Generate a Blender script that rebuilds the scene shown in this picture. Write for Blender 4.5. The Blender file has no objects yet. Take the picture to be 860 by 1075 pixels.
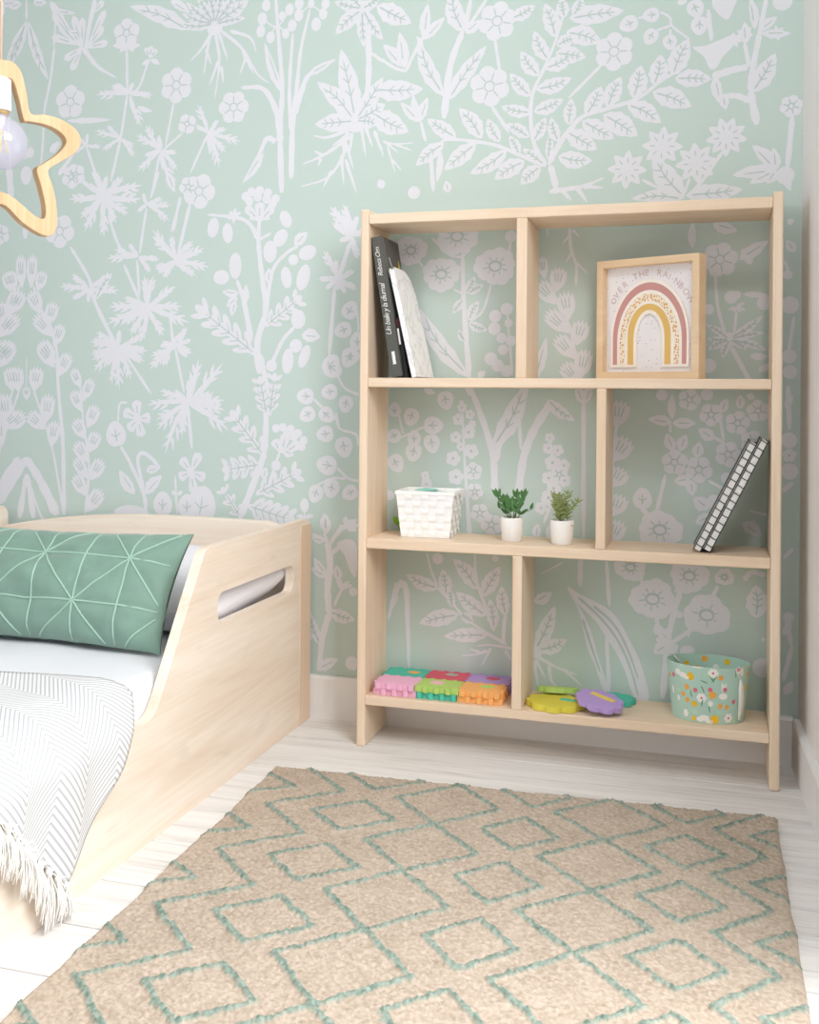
import bpy, bmesh, math, random
import numpy as np
from mathutils import Vector, Matrix, Quaternion
random.seed(7)
S = bpy.context.scene
C = S.collection
PI = math.pi

# tunables
KEY, FILL, CEIL = 106.0, 31.0, 11.0
PAINT = (240, 238, 237)
MINT = (199, 216, 211); MOTIF = (229, 230, 237); VEIN = (194, 208, 206)
FLOOR_L = (233, 232, 231); FLOOR_D = (192, 188, 185)
OAK_L = (240, 221, 200); OAK_D = (225, 199, 170)
BED_L = (244, 233, 220); BED_D = (230, 211, 192)
RUG_A = (202, 188, 174); RUG_B = (156, 141, 125); RUG_G1 = (160, 174, 164); RUG_G2 = (102, 123, 112)

# ------------------------------------------------------------------ camera
cam = bpy.data.cameras.new('camera'); camo = bpy.data.objects.new('camera', cam); C.objects.link(camo)
cam.sensor_fit = 'HORIZONTAL'; cam.sensor_width = 36.0
FPX = 1096.56
cam.lens = FPX * 36.0 / 860.0
cam.shift_y = -(537.5 - 411.99) / 860.0
cam.clip_start = 0.01
R_ = Vector((0.95910394, 0.2829217, 0.00865758)); U_ = Vector((-0.00718385, -0.00624598, 0.99995469)); W_ = Vector((-0.28296295, 0.95912267, 0.00395807))
m = Matrix.Identity(4)
for i in range(3):
    m[i][0] = R_[i]; m[i][1] = U_[i]; m[i][2] = -W_[i]
m.translation = (0.0, -2.4849, 0.8145)
camo.matrix_world = m
S.camera = camo

# ------------------------------------------------------------------ light, sky, exposure
S.view_settings.view_transform = 'Standard'; S.view_settings.look = 'None'
S.view_settings.gamma = 1.0; S.view_settings.use_curve_mapping = False
S.view_settings.exposure = 0.0
S.cycles.use_denoising = True
S.cycles.max_bounces = 10; S.cycles.diffuse_bounces = 6; S.cycles.transparent_max_bounces = 16
wd = bpy.data.worlds.new('world'); S.world = wd; wd.use_nodes = True
wd.node_tree.nodes['Background'].inputs[0].default_value = (0.85, 0.92, 1.0, 1)
wd.node_tree.nodes['Background'].inputs[1].default_value = 0.6

def area(name, loc, target, sx, sy, power, color):
    l = bpy.data.lights.new(name, 'AREA'); l.shape = 'RECTANGLE'; l.size = sx; l.size_y = sy
    l.energy = power; l.color = color
    o = bpy.data.objects.new(name, l); C.objects.link(o); o.location = loc
    d = Vector(target) - Vector(loc)
    o.rotation_euler = d.to_track_quat('-Z', 'Y').to_euler()
    return o
area('window_daylight', (1.15, -1.60, 1.98), (-0.85, -0.85, 0.1), 1.8, 1.4, KEY, (1.0, 0.985, 0.972))
area('left_fill_light', (-2.70, -2.70, 1.50), (0.0, -1.5, 0.7), 1.7, 1.3, FILL, (0.93, 0.965, 1.0))  # added fill to lift the right wall, no known source here
cl_ = area('ceiling_light', (0.225, -1.62, 2.44), (-0.75, -0.5, 0.3), 0.22, 0.22, CEIL, (1.0, 0.99, 0.985)); cl_.data.shape = 'DISK'

# ------------------------------------------------------------------ materials
def lin(c):
    return tuple(((v / 255.0) / 12.92 if v / 255.0 <= 0.04045 else (((v / 255.0) + 0.055) / 1.055) ** 2.4) for v in c)
_M = {}
def mat(name, rgb, rough=0.6, spec=0.3, sheen=0.0, noise=None, bump=None, coat=0.0):
    """plain procedural material; noise=(scale, amount), bump=(scale, strength)"""
    if name in _M: return _M[name]
    mt = bpy.data.materials.new(name); mt.use_nodes = True; nt = mt.node_tree
    b = nt.nodes['Principled BSDF']
    col = (*lin(rgb), 1)
    b.inputs['Base Color'].default_value = col
    b.inputs['Roughness'].default_value = rough
    b.inputs['Specular IOR Level'].default_value = spec
    if sheen: b.inputs['Sheen Weight'].default_value = sheen
    if coat: b.inputs['Coat Weight'].default_value = coat
    tc = nt.nodes.new('ShaderNodeTexCoord')
    if noise:
        n = nt.nodes.new('ShaderNodeTexNoise'); n.inputs['Scale'].default_value = noise[0]; n.inputs['Detail'].default_value = 4
        nt.links.new(tc.outputs['Object'], n.inputs['Vector'])
        mx = nt.nodes.new('ShaderNodeMix'); mx.data_type = 'RGBA'
        a = noise[1]
        mx.inputs[6].default_value = tuple(max(0, c * (1 - a)) for c in col[:3]) + (1,)
        mx.inputs[7].default_value = tuple(min(1, c * (1 + a)) for c in col[:3]) + (1,)
        nt.links.new(n.outputs['Fac'], mx.inputs[0]); nt.links.new(mx.outputs[2], b.inputs['Base Color'])
    if bump:
        n2 = nt.nodes.new('ShaderNodeTexNoise'); n2.inputs['Scale'].default_value = bump[0]; n2.inputs['Detail'].default_value = 3
        nt.links.new(tc.outputs['Object'], n2.inputs['Vector'])
        bp = nt.nodes.new('ShaderNodeBump'); bp.inputs['Strength'].default_value = bump[1]; bp.inputs['Distance'].default_value = 0.004
        nt.links.new(n2.outputs['Fac'], bp.inputs['Height']); nt.links.new(bp.outputs['Normal'], b.inputs['Normal'])
    _M[name] = mt
    return mt

def wood(name, light, dark, axis, scale=1.0, rough=0.5, contrast=1.0, knots=0.0):
    """wood with long grain along axis (0,1,2)"""
    if name in _M: return _M[name]
    mt = bpy.data.materials.new(name); mt.use_nodes = True; nt = mt.node_tree; L = nt.links.new
    b = nt.nodes['Principled BSDF']; b.inputs['Roughness'].default_value = rough; b.inputs['Specular IOR Level'].default_value = 0.25
    tc = nt.nodes.new('ShaderNodeTexCoord')
    def noise(st, ln, det, dist=0.0):
        mp = nt.nodes.new('ShaderNodeMapping'); v = [st * scale] * 3; v[axis] = ln * scale
        mp.inputs['Scale'].default_value = v
        L(tc.outputs['Object'], mp.inputs['Vector'])
        n = nt.nodes.new('ShaderNodeTexNoise'); n.inputs['Scale'].default_value = 1.0; n.inputs['Detail'].default_value = det
        n.inputs['Distortion'].default_value = dist
        L(mp.outputs['Vector'], n.inputs['Vector']); return n.outputs['Fac']
    fine = noise(160, 6, 3); broad = noise(16, 1.6, 4, 1.2)
    mx = nt.nodes.new('ShaderNodeMath'); mx.operation = 'MULTIPLY_ADD'
    L(fine, mx.inputs[0]); mx.inputs[1].default_value = 0.45
    L(broad, mx.inputs[2])
    rp = nt.nodes.new('ShaderNodeMapRange'); L(mx.outputs[0], rp.inputs[0])
    rp.inputs[1].default_value = 0.5; rp.inputs[2].default_value = 0.95
    rp.inputs[3].default_value = 0.0; rp.inputs[4].default_value = contrast
    cm = nt.nodes.new('ShaderNodeMix'); cm.data_type = 'RGBA'
    cm.inputs[6].default_value = (*lin(light), 1); cm.inputs[7].default_value = (*lin(dark), 1)
    L(rp.outputs[0], cm.inputs[0])
    out = cm.outputs[2]
    if knots:
        kn = noise(9, 3.0, 2, 2.5)
        r2 = nt.nodes.new('ShaderNodeMapRange'); L(kn, r2.inputs[0]); r2.inputs[1].default_value = 0.66; r2.inputs[2].default_value = 0.78
        r2.inputs[4].default_value = knots
        c2 = nt.nodes.new('ShaderNodeMix'); c2.data_type = 'RGBA'
        L(r2.outputs[0], c2.inputs[0]); L(out, c2.inputs[6]); c2.inputs[7].default_value = (*lin(tuple(int(v * 0.8) for v in dark)), 1)
        out = c2.outputs[2]
    L(out, b.inputs['Base Color'])
    bp = nt.nodes.new('ShaderNodeBump'); bp.inputs['Strength'].default_value = 0.08; bp.inputs['Distance'].default_value = 0.002
    L(fine, bp.inputs['Height']); L(bp.outputs['Normal'], b.inputs['Normal'])
    _M[name] = mt
    return mt

# ------------------------------------------------------------------ mesh helpers
class MB:
    def __init__(s): s.v = []; s.f = []; s.mi = []; s.sm = []
    def add(s, vs, fs, mi=0, smooth=False):
        n = len(s.v); s.v += [tuple(v) for v in vs]
        s.f += [tuple(i + n for i in f) for f in fs]; s.mi += [mi] * len(fs); s.sm += [smooth] * len(fs)
    def box(s, x0, x1, y0, y1, z0, z1, mi=0):
        vs = [(x, y, z) for x in (x0, x1) for y in (y0, y1) for z in (z0, z1)]
        s.add(vs, [(0, 1, 3, 2), (4, 6, 7, 5), (0, 4, 5, 1), (2, 3, 7, 6), (0, 2, 6, 4), (1, 5, 7, 3)], mi)
    def prism(s, poly, f, h0, h1, mi=0, smooth=False):
        """poly: 2D points; f(u,v,h)->3D"""
        n = len(poly)
        vs = [f(u, v, h0) for u, v in poly] + [f(u, v, h1) for u, v in poly]
        s.add(vs, [tuple(range(n))[::-1], tuple(range(n, 2 * n))], mi)
        k = len(s.v) - 2 * n
        fs = [(k + i, k + (i + 1) % n, k + n + (i + 1) % n, k + n + i) for i in range(n)]
        s.f += fs; s.mi += [mi] * n; s.sm += [smooth] * n
    def ring(s, outer, inner, f, h0, h1, mi=0, smooth=False):
        """closed band between two loops with equal point counts"""
        n = len(outer)
        vs = [f(u, v, h) for h in (h0, h1) for lp in (outer, inner) for u, v in lp]
        fs = []
        for i in range(n):
            j = (i + 1) % n
            fs += [(i, n + i, n + j, j), (2 * n + i, 2 * n + j, 3 * n + j, 3 * n + i), (i, j, 2 * n + j, 2 * n + i), (n + i, 3 * n + i, 3 * n + j, n + j)]
        s.add(vs, fs, mi, smooth)
    def tube(s, pts, r, seg=8, mi=0, cap=True):
        pts = [Vector(p) for p in pts]; n = len(pts); rs = r if isinstance(r, (list, tuple)) else [r] * n
        vs = []; up = None
        for i, p in enumerate(pts):
            t = (pts[min(i + 1, n - 1)] - pts[max(i - 1, 0)]).normalized()
            if up is None:
                up = Vector((0, 0, 1)) if abs(t.z) < 0.9 else Vector((1, 0, 0))
            a = t.cross(up); a = a.normalized() if a.length > 1e-6 else Vector((1, 0, 0)); b2 = a.cross(t).normalized(); up = b2
            for k in range(seg):
                th = 2 * PI * k / seg
                vs.append(p + (a * math.cos(th) + b2 * math.sin(th)) * rs[i])
        fs = [(i * seg + k, i * seg + (k + 1) % seg, (i + 1) * seg + (k + 1) % seg, (i + 1) * seg + k) for i in range(n - 1) for k in range(seg)]
        if cap: fs += [tuple(range(seg))[::-1], tuple(range((n - 1) * seg, n * seg))]
        s.add(vs, fs, mi, True)
    def lathe(s, prof, c, seg=32, mi=0, sx=1.0, sy=1.0, smooth=True, cap0=True, cap1=True):
        n = len(prof)
        vs = [(c[0] + r * sx * math.cos(2 * PI * k / seg), c[1] + r * sy * math.sin(2 * PI * k / seg), c[2] + z) for r, z in prof for k in range(seg)]
        fs = [(i * seg + k, i * seg + (k + 1) % seg, (i + 1) * seg + (k + 1) % seg, (i + 1) * seg + k) for i in range(n - 1) for k in range(seg)]
        s.add(vs, fs, mi, smooth)
        k0 = len(s.v) - n * seg
        if cap0 and prof[0][0] > 1e-6: s.f.append(tuple(range(k0, k0 + seg))[::-1]); s.mi.append(mi); s.sm.append(False)
        if cap1 and prof[-1][0] > 1e-6: s.f.append(tuple(range(k0 + (n - 1) * seg, k0 + n * seg))); s.mi.append(mi); s.sm.append(False)
    def grid(s, nu, nv, f, mi=0, smooth=True, flip=False):
        vs = [f(i / nu, j / nv) for i in range(nu + 1) for j in range(nv + 1)]
        w = nv + 1
        fs = [(i * w + j, (i + 1) * w + j, (i + 1) * w + j + 1, i * w + j + 1) for i in range(nu) for j in range(nv)]
        if flip: fs = [q[::-1] for q in fs]
        s.add(vs, fs, mi, smooth)

def tag(o, label=None, cat=None, group=None, kind=None):
    if label: o['label'] = label
    if cat: o['category'] = cat
    if group: o['group'] = group
    if kind: o['kind'] = kind
    return o
def thing(name, label, cat, loc=(0, 0, 0), rot=(0, 0, 0), group=None):
    o = bpy.data.objects.new(name, None); C.objects.link(o); o.location = loc; o.rotation_euler = rot
    o.empty_display_size = 0.05
    return tag(o, label, cat, group)
def obj(name, mb, mats, parent=None, bevel=0.0, world=True, subsurf=0, solid=0.0, label=None, seg=2):
    me = bpy.data.meshes.new(name)
    off = Vector((0, 0, 0))
    if parent is not None and world:
        off = Vector(parent.location)
        if parent.parent is not None: off = off + Vector(parent.parent.location)
    me.from_pydata([tuple(Vector(v) - off) for v in mb.v], [], mb.f)
    if not isinstance(mats, (list, tuple)): mats = [mats]
    for mm in mats: me.materials.append(mm)
    me.polygons.foreach_set('material_index', mb.mi); me.polygons.foreach_set('use_smooth', mb.sm)
    me.update()
    o = bpy.data.objects.new(name, me); C.objects.link(o)
    if parent is not None: o.parent = parent
    if solid:
        md = o.modifiers.new('thick', 'SOLIDIFY'); md.thickness = solid; md.offset = 0
    if bevel:
        md = o.modifiers.new('bevel', 'BEVEL'); md.width = bevel; md.segments = seg; md.limit_method = 'ANGLE'; md.angle_limit = math.radians(40)
    if subsurf:
        md = o.modifiers.new('sub', 'SUBSURF'); md.levels = subsurf; md.render_levels = subsurf
    if label: o['label'] = label
    return o
def struct(name, mb, mats, bevel=0.0):
    return tag(obj(name, mb, mats, None, bevel), kind='structure')
def fixnormals(o):
    bm = bmesh.new(); bm.from_mesh(o.data); bmesh.ops.recalc_face_normals(bm, faces=bm.faces); bm.to_mesh(o.data); bm.free()
def smoothline(pts, n=8):
    """Catmull-Rom through tuples of any dimension"""
    P = [np.array(p, float) for p in pts]
    if len(P) < 3: return [P[0] + (P[-1] - P[0]) * i / n for i in range(n + 1)]
    Q = [2 * P[0] - P[1]] + P + [2 * P[-1] - P[-2]]; out = []
    for i in range(1, len(Q) - 2):
        a, b, c, d = Q[i - 1], Q[i], Q[i + 1], Q[i + 2]
        for k in range(n):
            t = k / n
            out.append(0.5 * ((2 * b) + (c - a) * t + (2 * a - 5 * b + 4 * c - d) * t * t + (3 * b - 3 * c + d - a) * t ** 3))
    out.append(P[-1]); return out
def closed(pts, n=6):
    P = [np.array(p, float) for p in pts]; N = len(P); out = []
    for i in range(N):
        a, b, c, d = P[i - 1], P[i], P[(i + 1) % N], P[(i + 2) % N]
        for k in range(n):
            t = k / n
            out.append(0.5 * ((2 * b) + (c - a) * t + (2 * a - 5 * b + 4 * c - d) * t * t + (3 * b - 3 * c + d - a) * t ** 3))
    return out

_rs = np.random.RandomState(3); _tab = _rs.rand(256, 256)
def vnoise(x, y):
    x = np.asarray(x, float); y = np.asarray(y, float)
    xi = np.floor(x).astype(int); yi = np.floor(y).astype(int); fx = x - xi; fy = y - yi
    fx = fx * fx * (3 - 2 * fx); fy = fy * fy * (3 - 2 * fy)
    g = lambda a, b: _tab[a % 256, b % 256]
    return (g(xi, yi) * (1 - fx) + g(xi + 1, yi) * fx) * (1 - fy) + (g(xi, yi + 1) * (1 - fx) + g(xi + 1, yi + 1) * fx) * fy
# ================================================================== THE SETTING
WALLX = lambda y: 0.178 - 0.05 * y          # the right wall, very slightly out of square
XL, YF, ZC = -2.62, -3.85, 2.5
paint = mat('white_wall_paint', PAINT, 0.9, 0.15, noise=(3.0, 0.02))
dim_paint = mat('darkened_wall_paint', (132, 128, 124), 0.9, 0.15)  # unseen front and left walls, darkened to cut bounce light
ceil_m = mat('ceiling_paint', (246, 245, 242), 0.95, 0.1)
trim_m = mat('white_trim_paint', (240, 240, 241), 0.5, 0.3)
mint = mat('mint_wallpaper', MINT, 0.85, 0.15, noise=(260.0, 0.045))
motif = mat('pale_wallpaper_motif', MOTIF, 0.85, 0.15, noise=(140.0, 0.035))
vein = mat('wallpaper_vein', VEIN, 0.85, 0.15)

# floor: real planks with narrow gaps, long side along the papered wall
def build_floor():
    mb = MB()
    ys = [0.02, -0.165, -0.358, -0.56, -0.783, -0.945, -1.088, -1.222, -1.40, -1.6, -1.8, -2.0, -2.2, -2.4, -2.6, -2.8, -3.0, -3.2, -3.4, -3.6, -3.86]
    mb.box(XL - 0.05, 2.4, YF - 0.05, 0.05, -0.05, -0.004, 1)
    rnd = random.Random(5)
    for i in range(len(ys) - 1):
        x = XL; first = [0.9, 0.62, -1.45, 0.45, -2.1][i % 5]
        cuts = [XL] + [c for c in (first - 2.2, first, first + 2.2) if XL < c < 2.35] + [2.38]
        for a, b2 in zip(cuts[:-1], cuts[1:]):
            g = 0.0016
            x0, x1, y0, y1 = a + g, b2 - g, ys[i + 1] + g, ys[i] - g
            e = 0.0012
            vs = [(x0, y0, -0.004), (x1, y0, -0.004), (x1, y1, -0.004), (x0, y1, -0.004),
                  (x0, y0, -e), (x1, y0, -e), (x1, y1, -e), (x0, y1, -e),
                  (x0 + e, y0 + e, 0), (x1 - e, y0 + e, 0), (x1 - e, y1 - e, 0), (x0 + e, y1 - e, 0)]
            fs = [(8, 9, 10, 11)]
            for k in range(4):
                j = (k + 1) % 4
                fs += [(k, j, 4 + j, 4 + k), (4 + k, 4 + j, 8 + j, 8 + k)]
            mb.add(vs, fs, 0)
    return mb
def floor_material():
    mt = bpy.data.materials.new('whitewashed_planks'); mt.use_nodes = True; nt = mt.node_tree; L = nt.links.new
    b = nt.nodes['Principled BSDF']; b.inputs['Roughness'].default_value = 0.55; b.inputs['Specular IOR Level'].default_value = 0.2
    geo = nt.nodes.new('ShaderNodeNewGeometry'); tc = nt.nodes.new('ShaderNodeTexCoord')
    comb = nt.nodes.new('ShaderNodeCombineXYZ')
    mul = nt.nodes.new('ShaderNodeMath'); mul.operation = 'MULTIPLY'; mul.inputs[1].default_value = 37.0
    L(geo.outputs['Random Per Island'], mul.inputs[0]); L(mul.outputs[0], comb.inputs[0]); L(mul.outputs[0], comb.inputs[2])
    va = nt.nodes.new('ShaderNodeVectorMath'); va.operation = 'ADD'; L(tc.outputs['Object'], va.inputs[0]); L(comb.outputs[0], va.inputs[1])
    def noise(sx, sy, det, dist):
        mp = nt.nodes.new('ShaderNodeMapping'); mp.inputs['Scale'].default_value = (sx, sy, sy); L(va.outputs[0], mp.inputs['Vector'])
        n = nt.nodes.new('ShaderNodeTexNoise'); n.inputs['Scale'].default_value = 1; n.inputs['Detail'].default_value = det; n.inputs['Distortion'].default_value = dist
        L(mp.outputs['Vector'], n.inputs['Vector']); return n.outputs['Fac']
    fine = noise(5, 120, 4, 0.6); broad = noise(1.6, 22, 5, 1.5)
    r1 = nt.nodes.new('ShaderNodeMapRange'); L(broad, r1.inputs[0]); r1.inputs[1].default_value = 0.42; r1.inputs[2].default_value = 0.75; r1.inputs[4].default_value = 0.45
    r2 = nt.nodes.new('ShaderNodeMapRange'); L(fine, r2.inputs[0]); r2.inputs[1].default_value = 0.54; r2.inputs[2].default_value = 0.74; r2.inputs[4].default_value = 0.6
    ad = nt.nodes.new('ShaderNodeMath'); ad.operation = 'ADD'; ad.use_clamp = True; L(r1.outputs[0], ad.inputs[0]); L(r2.outputs[0], ad.inputs[1])
    cm = nt.nodes.new('ShaderNodeMix'); cm.data_type = 'RGBA'; L(ad.outputs[0], cm.inputs[0])
    cm.inputs[6].default_value = (*lin(FLOOR_L), 1); cm.inputs[7].default_value = (*lin(FLOOR_D), 1)
    L(cm.outputs[2], b.inputs['Base Color'])
    bp = nt.nodes.new('ShaderNodeBump'); bp.inputs['Strength'].default_value = 0.12; bp.inputs['Distance'].default_value = 0.002; L(fine, bp.inputs['Height']); L(bp.outputs['Normal'], b.inputs['Normal'])
    return mt
struct('floor', build_floor(), [floor_material(), mat('plank_gap', (104, 96, 90), 0.9)])

mb = MB(); mb.box(XL - 0.1, 2.5, YF - 0.1, 0.1, ZC, ZC + 0.1); struct('ceiling', mb, ceil_m)
mb = MB(); mb.box(XL, 2.45, YF - 0.1, YF, 0, ZC); struct('wall_front', mb, dim_paint)
# left wall (out of the photograph) with an opening added for the fill light
mb = MB()
mb.box(XL - 0.1, XL, -1.8, 0.1, 0, ZC); mb.box(XL - 0.1, XL, YF - 0.1, -3.6, 0, ZC); mb.box(XL - 0.1, XL, -3.6, -1.8, 0, 0.8); mb.box(XL - 0.1, XL, -3.6, -1.8, 2.2, ZC)
struct('wall_left', mb, dim_paint)
# right wall with a balcony-door opening between y=-2.85 and y=-0.98
mb = MB()
def wseg(y0, y1, z0, z1):
    vs = []
    for x in (0, 0.1):
        for y in (y0, y1):
            for z in (z0, z1): vs.append((WALLX(y) + x, y, z))
    mb.add(vs, [(0, 1, 3, 2), (4, 6, 7, 5), (0, 4, 5, 1), (2, 3, 7, 6), (0, 2, 6, 4), (1, 5, 7, 3)])
wseg(-0.98, 0.1, 0, ZC); wseg(YF, -2.85, 0, ZC); wseg(-2.85, -0.98, 2.28, ZC); wseg(-2.85, -0.98, 0, 0.12)
struct('wall_right', mb, paint)
def frame_box(name, f, y0, y1, z0, z1, w, d, mid):
    mb = MB()
    def bx(a0, a1, b0, b1):
        vs = [f(a, h, b2) for a in (a0, a1) for h in (0, d) for b2 in (b0, b1)]
        mb.add(vs, [(0, 1, 3, 2), (4, 6, 7, 5), (0, 4, 5, 1), (2, 3, 7, 6), (0, 2, 6, 4), (1, 5, 7, 3)])
    bx(y0, y0 + w, z0, z1); bx(y1 - w, y1, z0, z1); bx(y0 + w, y1 - w, z0, z0 + w); bx(y0 + w, y1 - w, z1 - w, z1)
    if mid: bx((y0 + y1) / 2 - w / 2, (y0 + y1) / 2 + w / 2, z0 + w, z1 - w)
    o = struct(name, mb, trim_m); fixnormals(o); return o
frame_box('window_1', lambda a, h, b2: (WALLX(a) + 0.03 + h, a, b2), -2.85, -0.98, 0.12, 2.28, 0.05, 0.05, False)
frame_box('added_fill_window', lambda a, h, b2: (XL - 0.06 + h, a, b2), -3.6, -1.8, 0.8, 2.2, 0.06, 0.05, True)  # second frame is unseen, added around the fill light
# skirting boards
def board(f, a0, a1, h=0.107, t=0.015):
    mb = MB(); prof = [(0, 0), (t, 0), (t, h - 0.006), (t - 0.004, h), (0, h)]; n = len(prof)
    vs = [f(a, p, z) for a in (a0, a1) for p, z in prof]
    fs = [(i, (i + 1) % n, n + (i + 1) % n, n + i) for i in range(n)] + [tuple(range(n))[::-1], tuple(range(n, 2 * n))]
    mb.add(vs, fs); return mb
for nm, f, a0, a1 in (('baseboard_back', lambda a, p, z: (a, -p, z), XL, 0.166), ('baseboard_right', lambda a, p, z: (WALLX(a) - p, a, z), -0.97, -0.015),
                      ('baseboard_left', lambda a, p, z: (XL + p, a, z), YF, -0.015)):
    o = struct(nm, board(f, a0, a1), trim_m); fixnormals(o)

# ------------------------------------------------------------------ the papered wall: every motif is printed into the wall's own mesh
def leaf_outline(b, t, w, n=9, sharp=0.8, bend=0.0):
    d = t - b; L_ = np.linalg.norm(d) + 1e-9; u = d / L_; nn = np.array([-u[1], u[0]])
    lft, rgt = [], []
    for i in range(n + 1):
        s_ = i / n; r = 0.5 * w * (math.sin(PI * min(1, s_ ** sharp)) ** 0.85 if 0 < s_ < 1 else 0)
        r *= 1 + 0.10 * math.sin(s_ * 23 + L_)
        c = b + d * s_ + nn * bend * L_ * math.sin(PI * s_)
        lft.append(c + nn * r); rgt.append(c - nn * r)
    return lft + rgt[::-1][1:-1], u, nn
class Paper:
    def __init__(s): s.mb = MB(); s.k = 0; s.kv = 0
    def poly(s, pts, mi=1):
        if len(pts) < 3: return
        if mi == 1: s.k += 1; y = -0.0001 - (s.k % 900) * 5e-7
        else: s.kv += 1; y = -0.0007 - (s.kv % 700) * 4e-7
        vs = [(p[0], y, max(p[1], 0.1)) for p in pts]
        a = sum(p[0] * q[1] - q[0] * p[1] for p, q in zip(pts, list(pts[1:]) + [pts[0]]))
        f = tuple(range(len(vs)))
        s.mb.add(vs, [f if a > 0 else f[::-1]], mi)
    def stroke(s, pts, w0, w1, mi=1):
        P = smoothline(pts, 6); n = len(P); L1, L2 = [], []
        for i, p in enumerate(P):
            t = P[min(i + 1, n - 1)] - P[max(i - 1, 0)]; t = t / (np.linalg.norm(t) + 1e-9); nn = np.array([-t[1], t[0]])
            q = i / (n - 1); w = (w0 + (w1 - w0) * q) * 0.5 * (1 + 0.12 * math.sin(i * 1.9))
            if i == n - 1 or i == 0: w *= 0.5
            L1.append(p + nn * w); L2.append(p - nn * w)
        for i in range(n - 1): s.poly([L1[i], L1[i + 1], L2[i + 1], L2[i]], mi)
    def ell(s, c, rx, ry, rot=0, mi=1, n=14):
        ca, sa = math.cos(rot), math.sin(rot)
        s.poly([np.array([c[0] + rx * math.cos(t) * ca - ry * math.sin(t) * sa, c[1] + rx * math.cos(t) * sa + ry * math.sin(t) * ca]) for t in [2 * PI * i / n for i in range(n)]], mi)
    def vein(s, pts, w=0.0032): s.stroke(pts, w * 1.3, w * 0.8, 2)
    def draw(s, kind, a):
        V = lambda i: np.array([a[i], a[i + 1]]) * 0.001
        m = 0.001
        if kind == 's': s.stroke([V(i) for i in range(2, len(a), 2)], a[0] * m, a[1] * m)
        elif kind == 'v': s.vein([V(i) for i in range(1, len(a), 2)], 0.005)
        elif kind in 'lLm':
            w = a[0] * m; b, t = V(1), V(3)
            bend = 0.05 * math.sin(a[1] * 1.3 + a[3])
            pl, u, nn = leaf_outline(b, t, w * (0.58 if kind == 'm' else 1.0), 9, 0.85 if kind != 'm' else 0.7, bend); s.poly(pl); d = t - b; Ln = np.linalg.norm(d)
            if kind == 'm':
                for q, sd in ((0.5, 1), (0.56, -1), (0.7, 1), (0.74, -1)):
                    bb = b + d * q; tt = bb + (u * 0.82 + nn * sd * 0.55) * Ln * 0.30 * (1.1 - q * 0.6)
                    s.poly(leaf_outline(bb - u * 0.05 * Ln, tt, w * 0.36, 6, 0.7)[0])
            if kind == 'L':
                s.vein([b + d * 0.1, b + d * 0.5 + nn * bend * Ln, b + d * 0.84])
                for q in (0.34, 0.52, 0.68):
                    for sd in (1, -1): s.vein([b + d * q + nn * bend * Ln, b + d * (q + 0.1) + nn * (sd * w * 0.24 + bend * Ln)], 0.0026)
            elif kind == 'l' and w > 0.02 and Ln > 0.03: s.vein([b + d * 0.25, b + d * 0.75], 0.0024)
        elif kind == 'k':
            w = a[0] * m; b, t = V(1), V(3); d = t - b; Ln = np.linalg.norm(d); u = d / Ln; nn = np.array([-u[1], u[0]]); lft, rgt = [], []
            for i in range(11):
                q = i / 10; r = 0.5 * w * (0.18 + 0.82 * q ** 0.9 if q < 0.75 else math.sqrt(max(0, 1 - ((q - 0.75) / 0.25) ** 2)) * 0.82)
                c = b + d * q; lft.append(c + nn * r); rgt.append(c - nn * r)
            s.poly(lft + rgt[::-1]); s.vein([b + d * 0.3, b + d * 0.72], 0.0026)
        elif kind == 'g':
            w = a[0] * m; b, t = V(1), V(3); d = t - b; Ln = np.linalg.norm(d); u = d / Ln; nn = np.array([-u[1], u[0]])
            tips = []
            for i in range(9):
                q = (i - 4) / 4; hgt = (1.06 - 0.14 * q * q) if i % 2 == 0 else (0.86 - 0.1 * q * q)
                tips.append(b + u * Ln * hgt + nn * w * 0.46 * q)
            side = [(0.0, 0.06), (0.15, 0.22), (0.32, 0.42), (0.52, 0.5), (0.72, 0.49)]
            s.poly([b + u * Ln * q - nn * w * r for q, r in side] + tips + [b + u * Ln * q + nn * w * r for q, r in side[::-1]])
            for q in (-0.22, 0.02, 0.24): s.vein([b + u * Ln * 0.4 + nn * w * q * 0.6, b + u * Ln * 0.8 + nn * w * q], 0.0026)
        elif kind == 'o':
            w = a[0] * m; n = int(a[1]); b, t = V(2), V(4); d = t - b; Ln = np.linalg.norm(d); u = d / Ln; nn = np.array([-u[1], u[0]])
            s.stroke([b, b + d * 0.9], w * 0.3, w * 0.3)
            for i in range(n):
                q = 0.12 + 0.68 * i / max(1, n - 1)
                for sd in (1, -1):
                    r = w * (0.30 if 0 < i < n - 1 else 0.24)
                    c = b + d * q; tt = c + u * Ln * 0.16 + nn * sd * w * 0.42
                    s.ell((c + tt) / 2 + (tt - c) * 0.1, np.linalg.norm(tt - c) * 0.62, r * 0.55, math.atan2(*(tt - c)[::-1]))
            s.ell(b + d * 0.9, Ln * 0.12, w * 0.2, math.atan2(u[1], u[0])); s.vein([b + d * 0.08, b + d * 0.85], 0.003)
            for i in range(n):
                q = 0.16 + 0.6 * i / max(1, n - 1)
                for sd in (1, -1): s.vein([b + d * q, b + d * (q + 0.1) + nn * sd * w * 0.3], 0.0024)
        elif kind == 'f':
            r = a[0] * m; n = int(a[1]); c = V(2); ph = (a[2] * 0.7 + a[3]) % 1.3
            for i in range(n):
                th = ph + 2 * PI * i / n; dd = np.array([math.cos(th), math.sin(th)])
                s.ell(c + dd * r * 0.58, r * 0.44, r * 0.46 * (5.3 / n) ** 0.5, th)
            s.ell(c, r * 0.5, r * 0.5)
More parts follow.
